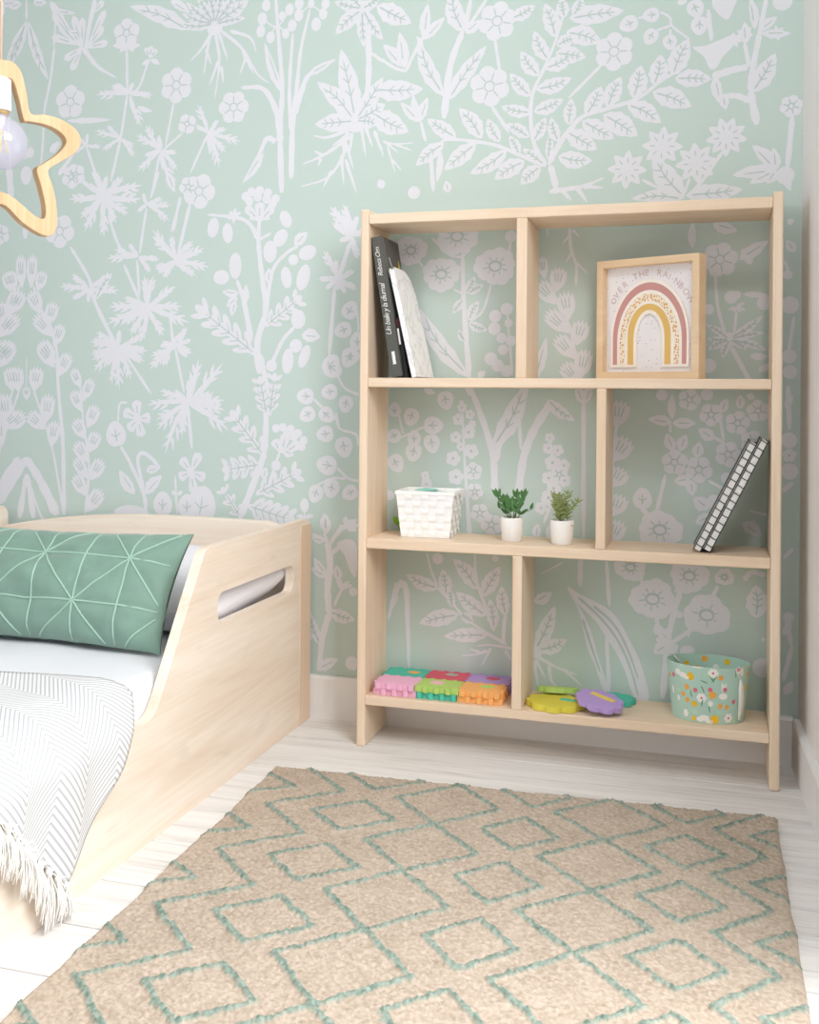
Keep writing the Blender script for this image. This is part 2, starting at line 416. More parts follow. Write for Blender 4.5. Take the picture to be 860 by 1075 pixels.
            if r > 0.02:
                for i in range(n):
                    th = ph + 2 * PI * (i + 0.5) / n; dd = np.array([math.cos(th), math.sin(th)]); s.vein([c + dd * r * 0.3, c + dd * r * 0.72], 0.0028)
                R8 = [c + np.array([math.cos(t), math.sin(t)]) * r * 0.25 for t in [2 * PI * i / 8 for i in range(9)]]; s.vein(R8, 0.0028)
            elif r > 0.011: s.ell(c, r * 0.2, r * 0.2, 0, 2, 8)
        elif kind == 'F':
            r = a[0] * m; n = int(a[1]); c = V(2); ph = (a[2] * 0.37) % 1.0
            pts = []
            for i in range(n * 6):
                th = 2 * PI * i / (n * 6); q = r * (0.88 + 0.12 * abs(math.sin(n * th / 2 + ph)) ** 0.6 + 0.06 * math.sin(3 * th + ph * 5)); pts.append(c + np.array([math.cos(th), math.sin(th) * 0.88]) * q)
            s.poly(pts)
            s.vein([c + np.array([math.cos(t), math.sin(t) * 0.8]) * r * 0.28 for t in [2 * PI * i / 10 for i in range(11)]], 0.005)
            for i in range(n):
                th = 2 * PI * (i + 0.3) / n; dd = np.array([math.cos(th), math.sin(th) * 0.85]); s.vein([c + dd * r * 0.36, c + dd * r * (0.5 + 0.12 * (i % 2))], 0.0026)
        elif kind == 't':
            r = a[0] * m; n = int(a[1]); c = V(2); ph = (a[2] * 0.9) % 1.0; pts = []
            for i in range(n):
                th = ph + 2 * PI * i / n; dd = np.array([math.cos(th), math.sin(th)]); s.poly(leaf_outline(c, c + dd * r, r * 0.5, 7, 0.9)[0])
                if r > 0.03: s.vein([c + dd * r * 0.35, c + dd * r * 0.62], 0.0024)
            s.ell(c, r * 0.36, r * 0.36)
        elif kind == 'e': s.ell(V(3), a[0] * m, a[1] * m, -math.radians(a[2])); 
        elif kind == 'c':
            r = a[0] * m; th = -math.radians(a[1]); c = V(2); u = np.array([math.cos(th), math.sin(th)]); nn = np.array([-u[1], u[0]]); pts = []
            for i in range(18):
                t = 2 * PI * i / 18; q = r * (0.98 + 0.24 * max(0, math.cos(t)) ** 6 - 0.12 * max(0, -math.cos(t)) ** 8); pts.append(c + (u * math.cos(t) + nn * math.sin(t) * 0.95) * q)
            s.poly(pts); s.vein([c - u * r * 0.45, c + u * r * 0.6], 0.003)
            for sd in (1, -1):
                s.vein([c - u * r * 0.1, c + u * r * 0.2 + nn * sd * r * 0.45], 0.0026)
        elif kind == 'p': s.poly(closed([V(i) for i in range(0, len(a), 2)], 4))
# wallpaper motifs in wall millimetres (x, z): kind, sizes, points
WP = """
s 6.2 7.4 -1857 1911 -1856 1855
L 28.5 -1857 1854 -1913 1727
L 31 -1852 1852 -1784 1682
s 8.6 7.4 -1765 1770 -1777 1682 -1795 1598 -1798 1524 -1804 1451
s 6.1 6.1 -1763 1841 -1767 1770
s 8.7 8.7 -1905 1382 -1909 1444
l 25 -1944 1907 -1882 1907
l 24.7 -1835 1903 -1792 1896
k 28 -1692 1773 -1775 1802
k 28 -1692 1773 -1774 1866
k 28 -1692 1773 -1781 1901
k 28 -1677 1763 -1706 1854
k 28 -1677 1763 -1677 1846
k 28 -1677 1763 -1733 1734
k 28 -1677 1763 -1710 1702
k 28 -1677 1763 -1754 1834
k 26.7 -1660 1761 -1604 1861
k 26.7 -1660 1761 -1610 1815
k 26.7 -1660 1761 -1596 1770
k 22 -1700 1859 -1770 1872
k 24.3 -1644 1854 -1610 1884
k 24.3 -1671 1802 -1727 1807
s 14.5 10.9 -1637 1892 -1654 1824 -1667 1750
s 15.8 4.9 -1674 1762 -1628 1707 -1570 1672
f 39.6 5 -1539 1790
l 18 -1538 1757 -1582 1760
l 18 -1538 1757 -1496 1754
l 15.6 -1539 1760 -1560 1741
l 15.6 -1539 1760 -1516 1737
s 7.8 7.8 -1538 1751 -1535 1634
k 17.9 -1465 1716 -1482 1746
k 17.9 -1465 1716 -1464 1750
k 17.9 -1465 1716 -1447 1739
l 14.3 -1465 1712 -1492 1701
l 14.3 -1465 1712 -1437 1697
s 6.6 6.6 -1473 1706 -1498 1643 -1525 1624
m 22.8 -1528 1624 -1634 1629
m 22.8 -1528 1624 -1586 1652
m 22.8 -1528 1624 -1456 1616
m 22.8 -1528 1624 -1490 1534
m 22.8 -1528 1624 -1573 1657
m 22.8 -1528 1624 -1518 1657
l 14.3 -1504 1589 -1458 1573
s 7.8 8.4 -1535 1622 -1554 1509 -1583 1390
m 15.6 -1554 1506 -1637 1532
m 15.6 -1554 1506 -1599 1545
m 15.6 -1554 1506 -1612 1476
m 15.6 -1554 1506 -1508 1452
m 15.6 -1554 1506 -1511 1481
f 46.4 5 -1712 1616
l 15.9 -1724 1565 -1582 1559
m 15.8 -1661 1494 -1657 1528
m 15.8 -1661 1494 -1613 1487
m 15.8 -1661 1494 -1699 1475
m 15.8 -1661 1494 -1678 1514
s 7.9 8.5 -1660 1491 -1614 1371
f 31.6 5 -1694 1414
s 7.3 7.3 -1673 1395 -1631 1363
f 47.2 6 -1387 1637
s 7.1 7.1 -1394 1594 -1418 1477
f 27.1 4 -1354 1532
s 6.5 6.5 -1367 1509 -1426 1466
m 20.2 -1431 1466 -1510 1513
m 20.2 -1431 1466 -1480 1540
m 20.2 -1431 1466 -1440 1509
m 20.2 -1431 1466 -1383 1457
m 20.2 -1431 1466 -1502 1413
m 20.2 -1431 1466 -1483 1454
m 20.2 -1431 1466 -1422 1412
m 20.2 -1431 1466 -1381 1409
m 20.2 -1431 1466 -1390 1364
s 7.7 7.7 -1436 1454 -1455 1354
L 44.7 -1347 1781 -1531 1862
l 23.7 -1407 1864 -1348 1825
l 18.4 -1776 1480 -1748 1509
s 15.9 8.6 -1747 1417 -1699 1475
s 12.3 12.3 -1766 1479 -1748 1509
s 11 4.9 -1702 1494 -1678 1517
e 14.8 14.8 0 -1841 1484
l 18.6 -1859 1466 -1837 1502
e 16.1 21 0 -1852 1416
L 23.4 -1276 1789 -1374 1828
L 25.7 -1276 1789 -1361 1856
L 25.7 -1276 1789 -1329 1870
L 25.7 -1276 1789 -1296 1873
L 28 -1276 1789 -1258 1875
L 35.1 -1276 1789 -1213 1865
L 44.4 -1276 1789 -1178 1844
L 23.4 -1276 1789 -1387 1800
L 23.4 -1276 1789 -1187 1798
e 23.4 23.4 0 -1276 1783
s 10.5 3.2 -1282 1772 -1314 1728 -1346 1699
s 10.5 3.2 -1289 1767 -1298 1715 -1306 1660
s 10.5 3.2 -1273 1766 -1262 1689 -1274 1594
s 10.5 3.1 -1263 1695 -1290 1630
s 10.5 3.1 -1256 1677 -1249 1633
s 10.5 3.2 -1263 1765 -1238 1692
s 10.5 3.1 -1257 1770 -1199 1721 -1154 1651 -1121 1623
s 10.5 3.1 -1231 1768 -1174 1745 -1156 1706
s 10.4 3.1 -1195 1712 -1163 1649
s 10.4 3.1 -1183 1700 -1203 1652
s 10.5 3.2 -1301 1727 -1285 1685
s 8.6 17.2 -1103 1842 -1092 1721 -1082 1605 -1087 1491 -1081 1337
e 13.2 17.1 0 -1140 1791
e 12.2 15.8 0 -1129 1825
e 12.7 16.5 0 -1144 1759
e 12.2 15.8 0 -1116 1741
e 12.1 15.7 0 -1064 1808
e 12.6 16.3 0 -1056 1766
e 10.7 13.8 0 -1074 1747
e 12.6 16.3 0 -1038 1791
e 12.6 16.3 0 -1037 1821
e 9.7 12.6 0 -1084 1793
e 13.5 17.5 0 -990 1763
e 11.5 14.9 0 -971 1788
e 11.5 14.9 0 -965 1814
e 9.7 12.5 0 -1004 1818
s 4 4 -1140 1791 -1099 1767 -1062 1807
s 4 4 -1004 1815 -971 1789
s 4 4 -1004 1815 -1038 1793
s 4 4 -1117 1743 -1099 1770 -1074 1748
s 6.8 17 -1007 1804 -1031 1704 -1042 1602 -1052 1512 -1055 1373
s 8 12.6 -1054 1746 -1062 1604 -1056 1490
l 22.9 -1084 1594 -1133 1730
s 7.9 19.2 -937 1669 -1006 1637 -1030 1590 -1049 1535
s 9.3 19.7 -1198 1617 -1135 1608 -1097 1544 -1085 1463
s 6.9 16.2 -1190 1368 -1146 1438 -1124 1479 -1099 1469
l 20.4 -1012 1634 -940 1668
l 20.7 -1133 1443 -1189 1368
f 42.9 6 -1219 1567
s 7 7 -1292 1504 -1343 1402
m 18.7 -1292 1504 -1326 1583
m 18.7 -1292 1504 -1331 1527
m 18.7 -1292 1504 -1262 1539
m 18.7 -1292 1504 -1238 1513
m 18.7 -1292 1504 -1195 1475
m 18.7 -1292 1504 -1259 1409
m 18.7 -1292 1504 -1282 1445
m 18.7 -1292 1504 -1239 1449
L 53.7 -881 1509 -922 1694
L 47 -881 1509 -986 1615
L 49.3 -881 1509 -991 1507
L 44.8 -881 1509 -809 1613
L 49.3 -881 1509 -803 1546
L 39.2 -881 1509 -820 1497
e 22.4 22.4 0 -881 1501
s 11.2 3.4 -890 1490 -956 1472 -995 1479
s 11.2 3.4 -896 1479 -943 1449
s 11.2 3.4 -896 1468 -967 1427 -1025 1407
s 11.3 3.4 -967 1425 -992 1440
s 11.3 3.4 -973 1419 -982 1400
s 11.2 3.4 -914 1458 -913 1424 -955 1370 -1028 1350
s 11.2 3.4 -919 1425 -911 1349
s 11.2 3.4 -908 1458 -886 1389
s 11.2 3.4 -907 1413 -877 1327
s 11.2 3.4 -867 1500 -853 1418
s 11.2 3.3 -855 1494 -835 1439
s 11.1 3.3 -831 1481 -810 1424
s 11.2 3.4 -890 1479 -896 1429
s 11.3 3.4 -943 1387 -967 1346
s 16.8 14.5 -851 1744 -847 1655 -850 1560
L 42.5 -866 1790 -937 1733
L 31.3 -866 1790 -860 1692
L 33.6 -866 1790 -810 1707
L 28 -866 1790 -941 1815
L 28 -866 1790 -911 1834
L 28 -866 1790 -817 1819
e 22.4 22.4 0 -866 1790
s 7.8 7.8 -839 1676 -809 1652
L 50.2 -828 1795 -736 1742
L 53.5 -838 1584 -704 1576
L 55.7 -837 1526 -741 1472
l 30.9 -754 1631 -767 1723
l 31 -760 1637 -810 1696
l 19.9 -751 1636 -749 1696
s 8.8 8.8 -751 1622 -717 1688 -703 1706
s 7.8 7.8 -815 1660 -780 1635 -751 1624
l 12.1 -706 1682 -723 1708
l 28.6 -703 1701 -694 1787
l 26.4 -703 1698 -650 1749
L 40.4 -653 1554 -720 1702
s 14.1 18.5 -605 1711 -636 1626 -651 1499
L 39.3 -642 1542 -545 1670
L 46.8 -605 1708 -638 1812
s 12 10.9 -599 1710 -586 1788
s 8.7 8.7 -594 1715 -545 1784
l 25 -599 1705 -561 1734
L 34.3 -484 1729 -427 1756
f 47.4 6 -519 1727
s 7.5 7.5 -525 1687 -510 1592
f 49.6 6 -537 1570
s 8.6 8.6 -531 1521 -487 1454
l 24.2 -713 1495 -763 1548
l 19.8 -713 1495 -731 1567
l 25.3 -713 1495 -692 1555
s 7.7 7.7 -710 1495 -697 1445
s 9.9 11 -684 1411 -676 1321
l 17.5 -659 1421 -668 1342
s 10.6 6.4 -398 1369 -454 1395 -531 1429 -642 1447 -661 1426
L 38.1 -619 1450 -694 1501
L 42.1 -554 1444 -613 1522
L 32.2 -511 1433 -541 1492
L 24.6 -462 1399 -487 1447
L 38.2 -650 1439 -722 1387
L 43.3 -569 1434 -649 1372
L 39.7 -492 1411 -584 1360
L 43.8 -449 1384 -523 1343
L 39.3 -411 1369 -459 1328
s 11.7 5.3 -398 1371 -428 1429 -434 1530 -402 1607 -376 1669 -356 1736
L 29.9 -438 1440 -495 1476
L 30.9 -434 1498 -508 1519
L 35.2 -437 1538 -487 1598
L 37.2 -417 1585 -461 1649
L 35 -394 1620 -429 1695
L 40.3 -376 1674 -404 1759
L 29.8 -428 1429 -399 1486
L 35.2 -428 1500 -357 1526
L 38.3 -423 1553 -338 1575
L 38.3 -402 1601 -333 1633
L 31.8 -374 1655 -329 1670
L 31.7 -356 1720 -364 1768
L 26.5 -400 1371 -454 1414
L 19.1 -393 1384 -388 1447
L 28.6 -369 1425 -386 1484
s 10.6 10.6 -392 1371 -359 1432 -327 1465
s 15.9 15.9 -387 1370 -372 1314
l 21.8 -638 1316 -644 1346
e 16.5 16.5 0 -726 1320
l 22.2 -806 1335 -818 1358
s 6.7 2.8 -808 1452 -778 1444 -728 1444
s 6.6 2.8 -778 1444 -732 1425
s 6.7 2.8 -802 1451 -767 1422
s 6.7 2.8 -796 1440 -775 1372
s 6.6 2.8 -784 1406 -759 1377
s 6.7 2.8 -813 1441 -807 1413
L 46.9 -346 1717 -216 1723
L 48.2 -352 1686 -269 1653
L 42 -377 1637 -305 1621
L 31.6 -334 1722 -315 1764
s 12.7 6.4 -390 1374 -356 1433 -313 1480 -257 1495 -184 1515 -135 1549 -100 1569
L 42.9 -303 1483 -268 1550
L 41.4 -254 1498 -222 1569
L 44.8 -193 1515 -177 1592
L 44.6 -146 1542 -132 1613
L 46.8 -106 1562 -69 1645
L 41.9 -100 1555 -18 1547
L 48.3 -150 1528 -62 1487
L 43.6 -208 1504 -130 1454
L 51.4 -263 1483 -183 1427
L 44.2 -313 1471 -237 1424
L 46.9 -350 1448 -277 1401
L 41.9 -369 1389 -288 1375
L 31.7 -344 1463 -338 1526
f 45.1 6 -239 1629
s 7.5 7.5 -265 1603 -345 1527
c 21.2 160 -203 1692
c 18.6 180 -152 1707
c 18.6 120 -154 1659
c 17.3 80 -112 1642
s 5.6 5.6 -134 1712 -113 1698 -106 1676 -68 1643
s 5.6 5.6 -185 1703 -161 1704
s 5.6 5.6 -142 1670 -108 1679
s 5.6 5.6 -111 1670 -111 1652
c 20.8 70 -56 1715
c 20.8 90 -46 1675
p -18 1716 0 1690 17 1681 29 1706 34 1730 -12 1734
s 9.8 9.8 -27 1708 -19 1634
l 18.5 -95 1727 -71 1740
p -61 1624 -35 1625 0 1636 30 1645 32 1624 6 1596 -8 1572 -23 1572 -35 1599
t 18.2 6 32 1633
l 23 55 1622 52 1672
s 8.5 9.7 53 1625 63 1570
t 19.4 6 53 1646
s 9.6 15.6 100 1723 86 1646 71 1563 66 1515
s 15.7 18.1 66 1515 81 1436
l 21.7 86 1649 123 1677
l 20.5 89 1643 152 1637
t 18 6 123 1640
l 20.5 75 1653 64 1727
L 44.6 70 1509 120 1595
s 14.5 18.1 61 1569 24 1564 -17 1553
l 24.4 -11 1554 1 1490
s 12.2 14.6 4 1505 36 1505 66 1491
l 21.9 7 1510 13 1475
e 21.6 21.6 0 134 1711
t 46.9 8 -127 1400
t 46.1 8 -207 1350
t 46.1 9 15 1413
t 47.7 8 -51 1357
L 54 -77 1277 -149 1378
L 44.1 -74 1283 52 1291
L 30.7 -77 1277 -197 1281
s 6.1 6.1 -77 1287 -65 1323
s 8.6 7.4 -68 1280 -33 1321 8 1381
s 7.4 7.4 -173 1325 -92 1278
l 30 123 1331 28 1324
l 30 123 1331 71 1391
l 30 123 1331 103 1302
l 26.4 123 1331 66 1304
l 26.4 123 1331 117 1382
s 11.9 11.9 157 1455 146 1330
f 25.1 6 154 1473
e 20.3 20.3 0 142 1318
l 17.9 142 1324 154 1282
s 14 4.2 -389 1307 -311 1316 -259 1334
s 13.9 4.2 -311 1316 -263 1310
s 13.9 4.2 -324 1314 -299 1278
s 13.9 4.2 -362 1313 -336 1283
s 22.4 18.6 -1909 1448 -1899 1354
e 18.5 24.7 0 -1852 1423
f 46.4 5 -1742 1262
s 8.5 12.2 -1708 1218 -1649 1131 -1628 1064 -1561 943
f 28.6 5 -1933 1259
e 8.6 18.5 0 -1853 1263
m 27.7 -1607 1353 -1716 1349
m 27.7 -1607 1353 -1656 1389
m 27.7 -1607 1353 -1633 1421
m 27.7 -1607 1353 -1596 1410
m 27.7 -1607 1353 -1544 1404
m 27.7 -1607 1353 -1485 1376
m 27.7 -1607 1353 -1488 1340
m 27.7 -1607 1353 -1525 1300
m 27.7 -1607 1353 -1602 1238
m 27.7 -1607 1353 -1663 1257
m 27.7 -1607 1353 -1565 1276
m 27.7 -1607 1353 -1678 1294
s 7.3 7.3 -1642 1421 -1614 1365
s 7.3 7.3 -1677 1402 -1614 1359
f 31.7 5 -1705 1409
s 7.8 8.4 -1589 1298 -1561 1225 -1530 1179
m 21.5 -1496 1184 -1595 1181
m 21.5 -1496 1184 -1432 1176
m 21.5 -1496 1184 -1527 1221
m 21.5 -1496 1184 -1458 1141
m 21.5 -1496 1184 -1571 1207
s 7.7 7.7 -1473 1314 -1493 1193
s 7.8 8.3 -1500 1175 -1492 1080
s 8.4 9.6 -1540 1164 -1492 1068
m 19 -1471 1323 -1501 1305
m 19 -1471 1323 -1485 1356
m 19 -1471 1323 -1425 1340
m 19 -1471 1323 -1400 1320
m 19 -1471 1323 -1404 1276
m 19 -1471 1323 -1451 1334
s 7.7 7.7 -1437 1410 -1461 1340
l 23.7 -1412 1409 -1388 1352
f 27 5 -1349 1365
s 7.7 7.7 -1374 1339 -1391 1249
s 7.6 7.6 -1345 1320 -1380 1178
m 21.2 -1383 1172 -1457 1257
m 21.2 -1383 1172 -1400 1240
m 21.2 -1383 1172 -1338 1194
m 21.2 -1383 1172 -1449 1150
m 21.2 -1383 1172 -1353 1139
m 21.2 -1383 1172 -1422 1123
m 21.2 -1383 1172 -1453 1233
m 25 -1468 1048 -1594 1002
m 25 -1468 1048 -1588 1051
m 25 -1468 1048 -1542 1075
m 25 -1468 1048 -1478 1134
m 25 -1468 1048 -1451 1132
m 25 -1468 1048 -1391 1103
m 25 -1468 1048 -1340 1004
m 25 -1468 1048 -1362 1049
m 25 -1468 1048 -1416 969
m 25 -1468 1048 -1519 972
m 25 -1468 1048 -1489 952
m 25 -1468 1048 -1544 1003
s 7.7 7.7 -1400 1031 -1389 942
s 8.3 8.3 -1468 1048 -1386 1101
m 23 -1649 1101 -1742 1109
m 23 -1649 1101 -1704 1142
m 23 -1649 1101 -1701 1073
m 23 -1649 1101 -1573 1142
m 23 -1649 1101 -1553 1096
m 23 -1649 1101 -1649 1062
L 24.1 -1628 1070 -1577 1141
m 22.8 -1558 943 -1639 962
m 22.8 -1558 943 -1552 990
m 22.8 -1558 943 -1467 931
m 22.8 -1558 943 -1637 907
m 22.8 -1558 943 -1626 983
m 22.8 -1558 943 -1473 901
m 22.8 -1558 943 -1537 895
m 22.8 -1558 943 -1592 889
m 21.2 -1378 942 -1457 916
m 21.2 -1378 942 -1351 996
m 21.2 -1378 942 -1424 955
m 21.2 -1378 942 -1335 962
m 21.2 -1378 942 -1345 913
g 33.4 -1862 1108 -1868 1201
g 33.3 -1833 1108 -1828 1200
g 35.9 -1883 1100 -1904 1156
g 35.7 -1811 1098 -1792 1153
g 44.2 -1800 1036 -1833 1099
g 44.6 -1893 1038 -1861 1099
g 41.7 -1778 1002 -1757 1066
g 42.2 -1915 1004 -1938 1070
g 42.8 -1760 972 -1821 1031
g 43.5 -1933 973 -1872 1031
g 36.7 -1756 944 -1732 1005
g 46.4 -1752 898 -1801 957
g 47.3 -1939 899 -1890 957
s 6.2 8.6 -1826 1117 -1800 1049 -1760 987 -1749 938 -1739 877
s 6.2 8.7 -1869 1118 -1894 1050 -1933 989
g 42.8 -1755 887 -1804 951
g 43.5 -1935 887 -1887 952
g 40.3 -1741 863 -1708 925
g 46.9 -1869 819 -1881 887
g 46.7 -1819 820 -1809 887
g 47.1 -1904 731 -1918 811
g 46.5 -1782 732 -1771 812
g 42.9 -1785 716 -1837 759
g 43.3 -1900 714 -1849 759
g 40.3 -1763 667 -1750 739
g 40.9 -1922 664 -1937 736
g 24.6 -1843 796 -1844 833
s 8.5 14.7 -1748 907 -1738 797 -1725 675 -1719 481
s 3.7 3.7 -1845 916 -1844 821
s 6.1 8.6 -1822 827 -1785 735 -1760 669 -1734 553 -1720 484
s 6.2 8.6 -1865 827 -1901 734 -1925 665 -1943 609
s 22.2 27.1 -1840 635 -1884 573 -1931 507
s 22.2 29.5 -1843 635 -1794 570 -1741 480
s 12.3 20.9 -1842 590 -1863 466
s 12.3 20.9 -1837 590 -1817 468
g 30.3 -1670 831 -1697 883
g 33.9 -1663 795 -1636 855
g 33.9 -1666 766 -1696 823
g 39.9 -1648 722 -1621 783
g 39.9 -1655 692 -1688 744
g 39.8 -1641 656 -1617 711
g 39.8 -1644 628 -1685 682
g 41 -1636 580 -1602 636
g 36.2 -1647 584 -1686 640
g 39.9 -1653 537 -1686 593
g 43.5 -1649 493 -1602 553
s 4.8 8.5 -1674 852 -1659 725 -1642 617 -1653 487
m 21.6 -1555 940 -1644 956
m 21.6 -1555 940 -1642 922
m 21.6 -1555 940 -1631 874
m 21.6 -1555 940 -1550 824
m 21.6 -1555 940 -1574 838
m 21.6 -1555 940 -1515 852
m 21.6 -1555 940 -1509 918
m 21.6 -1555 940 -1465 929
m 21.6 -1555 940 -1480 903
m 21.6 -1555 940 -1552 987
m 21.6 -1555 940 -1481 972
s 7.8 8.4 -1537 925 -1454 816
m 23.6 -1388 953 -1460 880
m 23.6 -1388 953 -1420 886
m 23.6 -1388 953 -1430 942
m 23.6 -1388 953 -1333 924
m 23.6 -1388 953 -1362 980
s 7.7 7.7 -1384 942 -1355 818
m 22.3 -1347 795 -1467 785
m 22.3 -1347 795 -1430 825
m 22.3 -1347 795 -1386 827
m 22.3 -1347 795 -1440 747
m 22.3 -1347 795 -1411 653
m 22.3 -1347 795 -1362 701
m 22.3 -1347 795 -1436 717
m 22.3 -1347 795 -1334 836
k 36.9 -1492 749 -1499 799
k 36.9 -1492 749 -1538 769
k 36.9 -1492 749 -1454 752
k 36.9 -1492 749 -1481 700
k 36.9 -1492 749 -1522 717
s 6 6 -1526 792 -1549 787 -1554 739
c 33.5 -100 -1559 702
s 8.4 13.2 -1545 673 -1517 632 -1473 547 -1467 494
s 10.7 10.7 -1474 562 -1492 633 -1481 657 -1454 646 -1425 617
l 33.2 -1469 547 -1419 599
l 33.3 -1500 546 -1548 610
l 23.7 -1467 610 -1427 616
c 30.7 -90 -1416 520
c 29.3 -90 -1344 517
e 53.6 22.6 0 -1511 494
s 5.9 7.1 -1380 600 -1373 498
l 11.7 -1373 548 -1357 560
l 11.7 -1377 548 -1390 559
f 46.7 5 -1317 1352
s 8 8 -1370 1339 -1398 1247
s 8 8 -1342 1319 -1380 1175
m 22.3 -1390 1170 -1332 1223
m 22.3 -1390 1170 -1298 1204
m 22.3 -1390 1170 -1284 1150
m 22.3 -1390 1170 -1322 1128
m 22.3 -1390 1170 -1355 1150
m 22.3 -1390 1170 -1438 1137
e 12.1 12.1 0 -1183 1332
e 12.1 12.1 0 -1166 1343
e 12.1 12.1 0 -1143 1345
e 12.1 12.1 0 -1120 1338
e 12 12 0 -1098 1322
e 12.1 12.1 0 -1172 1319
e 12.1 12.1 0 -1148 1329
e 12.1 12.1 0 -1123 1322
e 12 12 0 -1106 1309
k 30.2 -1142 1265 -1182 1306
k 30.2 -1142 1265 -1103 1303
k 36.2 -1142 1263 -1142 1316
l 18.1 -1145 1280 -1172 1272
l 18.1 -1139 1280 -1112 1270
s 9.7 20.5 -1142 1280 -1145 1214 -1134 1123 -1123 1033 -1145 954 -1139 870
s 13.3 7.2 -1148 1220 -1168 1257 -1205 1277 -1292 1289
t 20.7 6 -1214 1283
e 16.5 26.9 10 -1275 1254
e 15.2 26.8 -5 -1233 1238
e 15.6 24 -25 -1069 1268
e 18 25.2 35 -1083 1220
e 19.3 28.9 0 -1112 1186
s 8.5 7.2 -1145 1217 -1109 1234
s 10.8 8.4 -1121 1033 -1105 1134 -1069 1178 -1034 1198
l 29.9 -1044 1200 -1009 1232
e 25 19 -20 -1008 1180
l 24.1 -1115 1102 -1114 1144
e 15 28.7 -10 -1066 1118
e 17.9 34.5 15 -1019 1117
e 14.3 14.3 0 -1047 1163
e 18.2 35.3 0 -1210 1152
e 23.2 19.5 0 -1250 1123
s 8.5 17 -1206 1116 -1186 1064 -1162 955
l 20.6 -1199 1079 -1248 1086
l 20.6 -1203 1070 -1234 1045
l 20.7 -1209 1061 -1219 1021
l 18.2 -1181 1052 -1180 1103
o 60.3 5 -1142 915 -1322 1048
o 50.6 4 -1123 993 -1024 1068
e 20.3 25 0 -1032 1010
s 10.8 9.6 -1105 894 -1074 957 -1042 990
l 35.7 -1022 969 -970 964
e 14.3 30.9 20 -1014 915
e 16.7 32.9 5 -1060 903
e 15.6 15.6 0 -1105 891
e 17.9 17.9 0 -1038 942
m 27 -889 1220 -950 1297
m 27 -889 1220 -913 1301
m 27 -889 1220 -874 1272
m 27 -889 1220 -942 1254
m 27 -889 1220 -870 1158
m 27 -889 1220 -923 1206
m 27 -889 1220 -837 1239
s 10.6 12.9 -892 1205 -921 1118
m 23.6 -925 1112 -978 1112
m 23.6 -925 1112 -966 1185
m 23.6 -925 1112 -932 1162
m 23.6 -925 1112 -959 1085
m 23.6 -925 1112 -903 1072
m 23.6 -925 1112 -879 1132
m 23.6 -925 1112 -872 1084
m 23.6 -925 1112 -925 1080
s 9.4 11.8 -933 1095 -947 915
c 23.5 -60 -893 1029
c 22.4 160 -907 982
c 22.3 -90 -871 950
c 23.5 0 -892 915
c 26 -60 -942 891
s 5.9 5.9 -872 1029 -871 970 -902 912
s 12.6 17.2 -1135 920 -1120 839 -1119 754 -1121 668
s 16 19.5 -1121 668 -1145 604 -1191 493
e 14.9 14.9 0 -1105 891
o 45.8 4 -1117 762 -1138 862
o 40 4 -1109 762 -1095 871
o 55 4 -1122 656 -1219 772
o 57.3 4 -1130 636 -1241 618
o 40.3 3 -1188 496 -1243 572
o 55.1 4 -1145 558 -1022 622
o 63.2 5 -1170 528 -1038 493
e 11.4 11.4 0 -1091 730
e 11.4 11.4 0 -1072 733
e 11.4 11.4 0 -1050 729
e 11.3 11.3 0 -1030 718
e 11.3 11.3 0 -1014 700
e 11.3 11.3 0 -1019 684
e 11.4 11.4 0 -1060 720
e 11.4 11.4 0 -1041 709
k 34.2 -1079 669 -1096 702
k 34.2 -1074 666 -1063 717
k 34.2 -1068 666 -1023 695
l 22.8 -1071 675 -1041 661
s 6.8 6.8 -1078 674 -1111 582
l 22.9 -1126 599 -1117 628
e 13.7 13.7 0 -1090 634
c 25.9 30 -940 885
c 23.5 120 -891 913
c 21.4 170 -942 825
c 21.3 100 -900 797
c 22.6 180 -1007 813
c 21.5 150 -1002 768
c 21.4 40 -954 768
c 22.5 170 -953 718
c 25.7 80 -905 689
c 27 190 -947 638
c 22.5 110 -979 568
c 23.6 100 -937 583
c 21.2 150 -885 572
s 6.7 6.7 -925 869 -904 835 -865 817
s 6.8 6.8 -987 806 -963 784 -927 756 -915 731 -873 718 -866 690
s 6.7 6.7 -923 633 -890 606 -860 601
s 5.6 6.8 -979 586 -937 605 -898 606
s 7.9 7.9 -927 773 -918 734
e 12.4 18.1 0 -1010 534
l 12.4 -1010 503 -984 510
l 12.4 -1010 503 -1033 506
s 4.5 4.5 -1010 517 -1010 495
l 24.7 -951 464 -951 514
s 9 9 -990 462 -936 442
s 9 10.1 -936 447 -909 477 -883 495
t 19 6 -880 489
m 27 -1345 791 -1314 910
m 27 -1345 791 -1243 900
m 27 -1345 791 -1236 801
m 27 -1345 791 -1235 774
m 27 -1345 791 -1222 720
m 27 -1345 791 -1339 862
m 27 -1345 791 -1268 821
m 27 -1345 791 -1371 732
s 9.4 9.4 -1345 791 -1331 672
k 35.1 -1333 610 -1308 662
k 35.1 -1333 610 -1363 647
k 35.1 -1333 610 -1290 595
k 35.1 -1333 610 -1323 553
k 35.1 -1333 610 -1369 594
c 46.6 -80 -1303 520
F 41.8 9 -732 1177
F 48.9 10 -654 1116
F 53 10 -615 1208
F 52.4 10 -519 1132
s 9.5 14.8 -601 1169 -595 1021 -581 861
s 6.1 6.1 -601 1156 -637 1165 -680 1208
s 6.1 6.1 -599 1160 -581 1175
s 5.2 6.1 -624 1079 -595 1065
s 6 6.9 -529 1087 -549 1025 -580 999
s 6.1 6.1 -702 1135 -714 1155
L 24.3 -592 1067 -570 1109
L 24.2 -587 1067 -548 1087
L 21.7 -598 1054 -624 1019
L 26 -584 1002 -559 1049
L 24.2 -584 995 -537 977
L 19.1 -593 950 -609 979
e 15.5 15.5 0 -518 1011
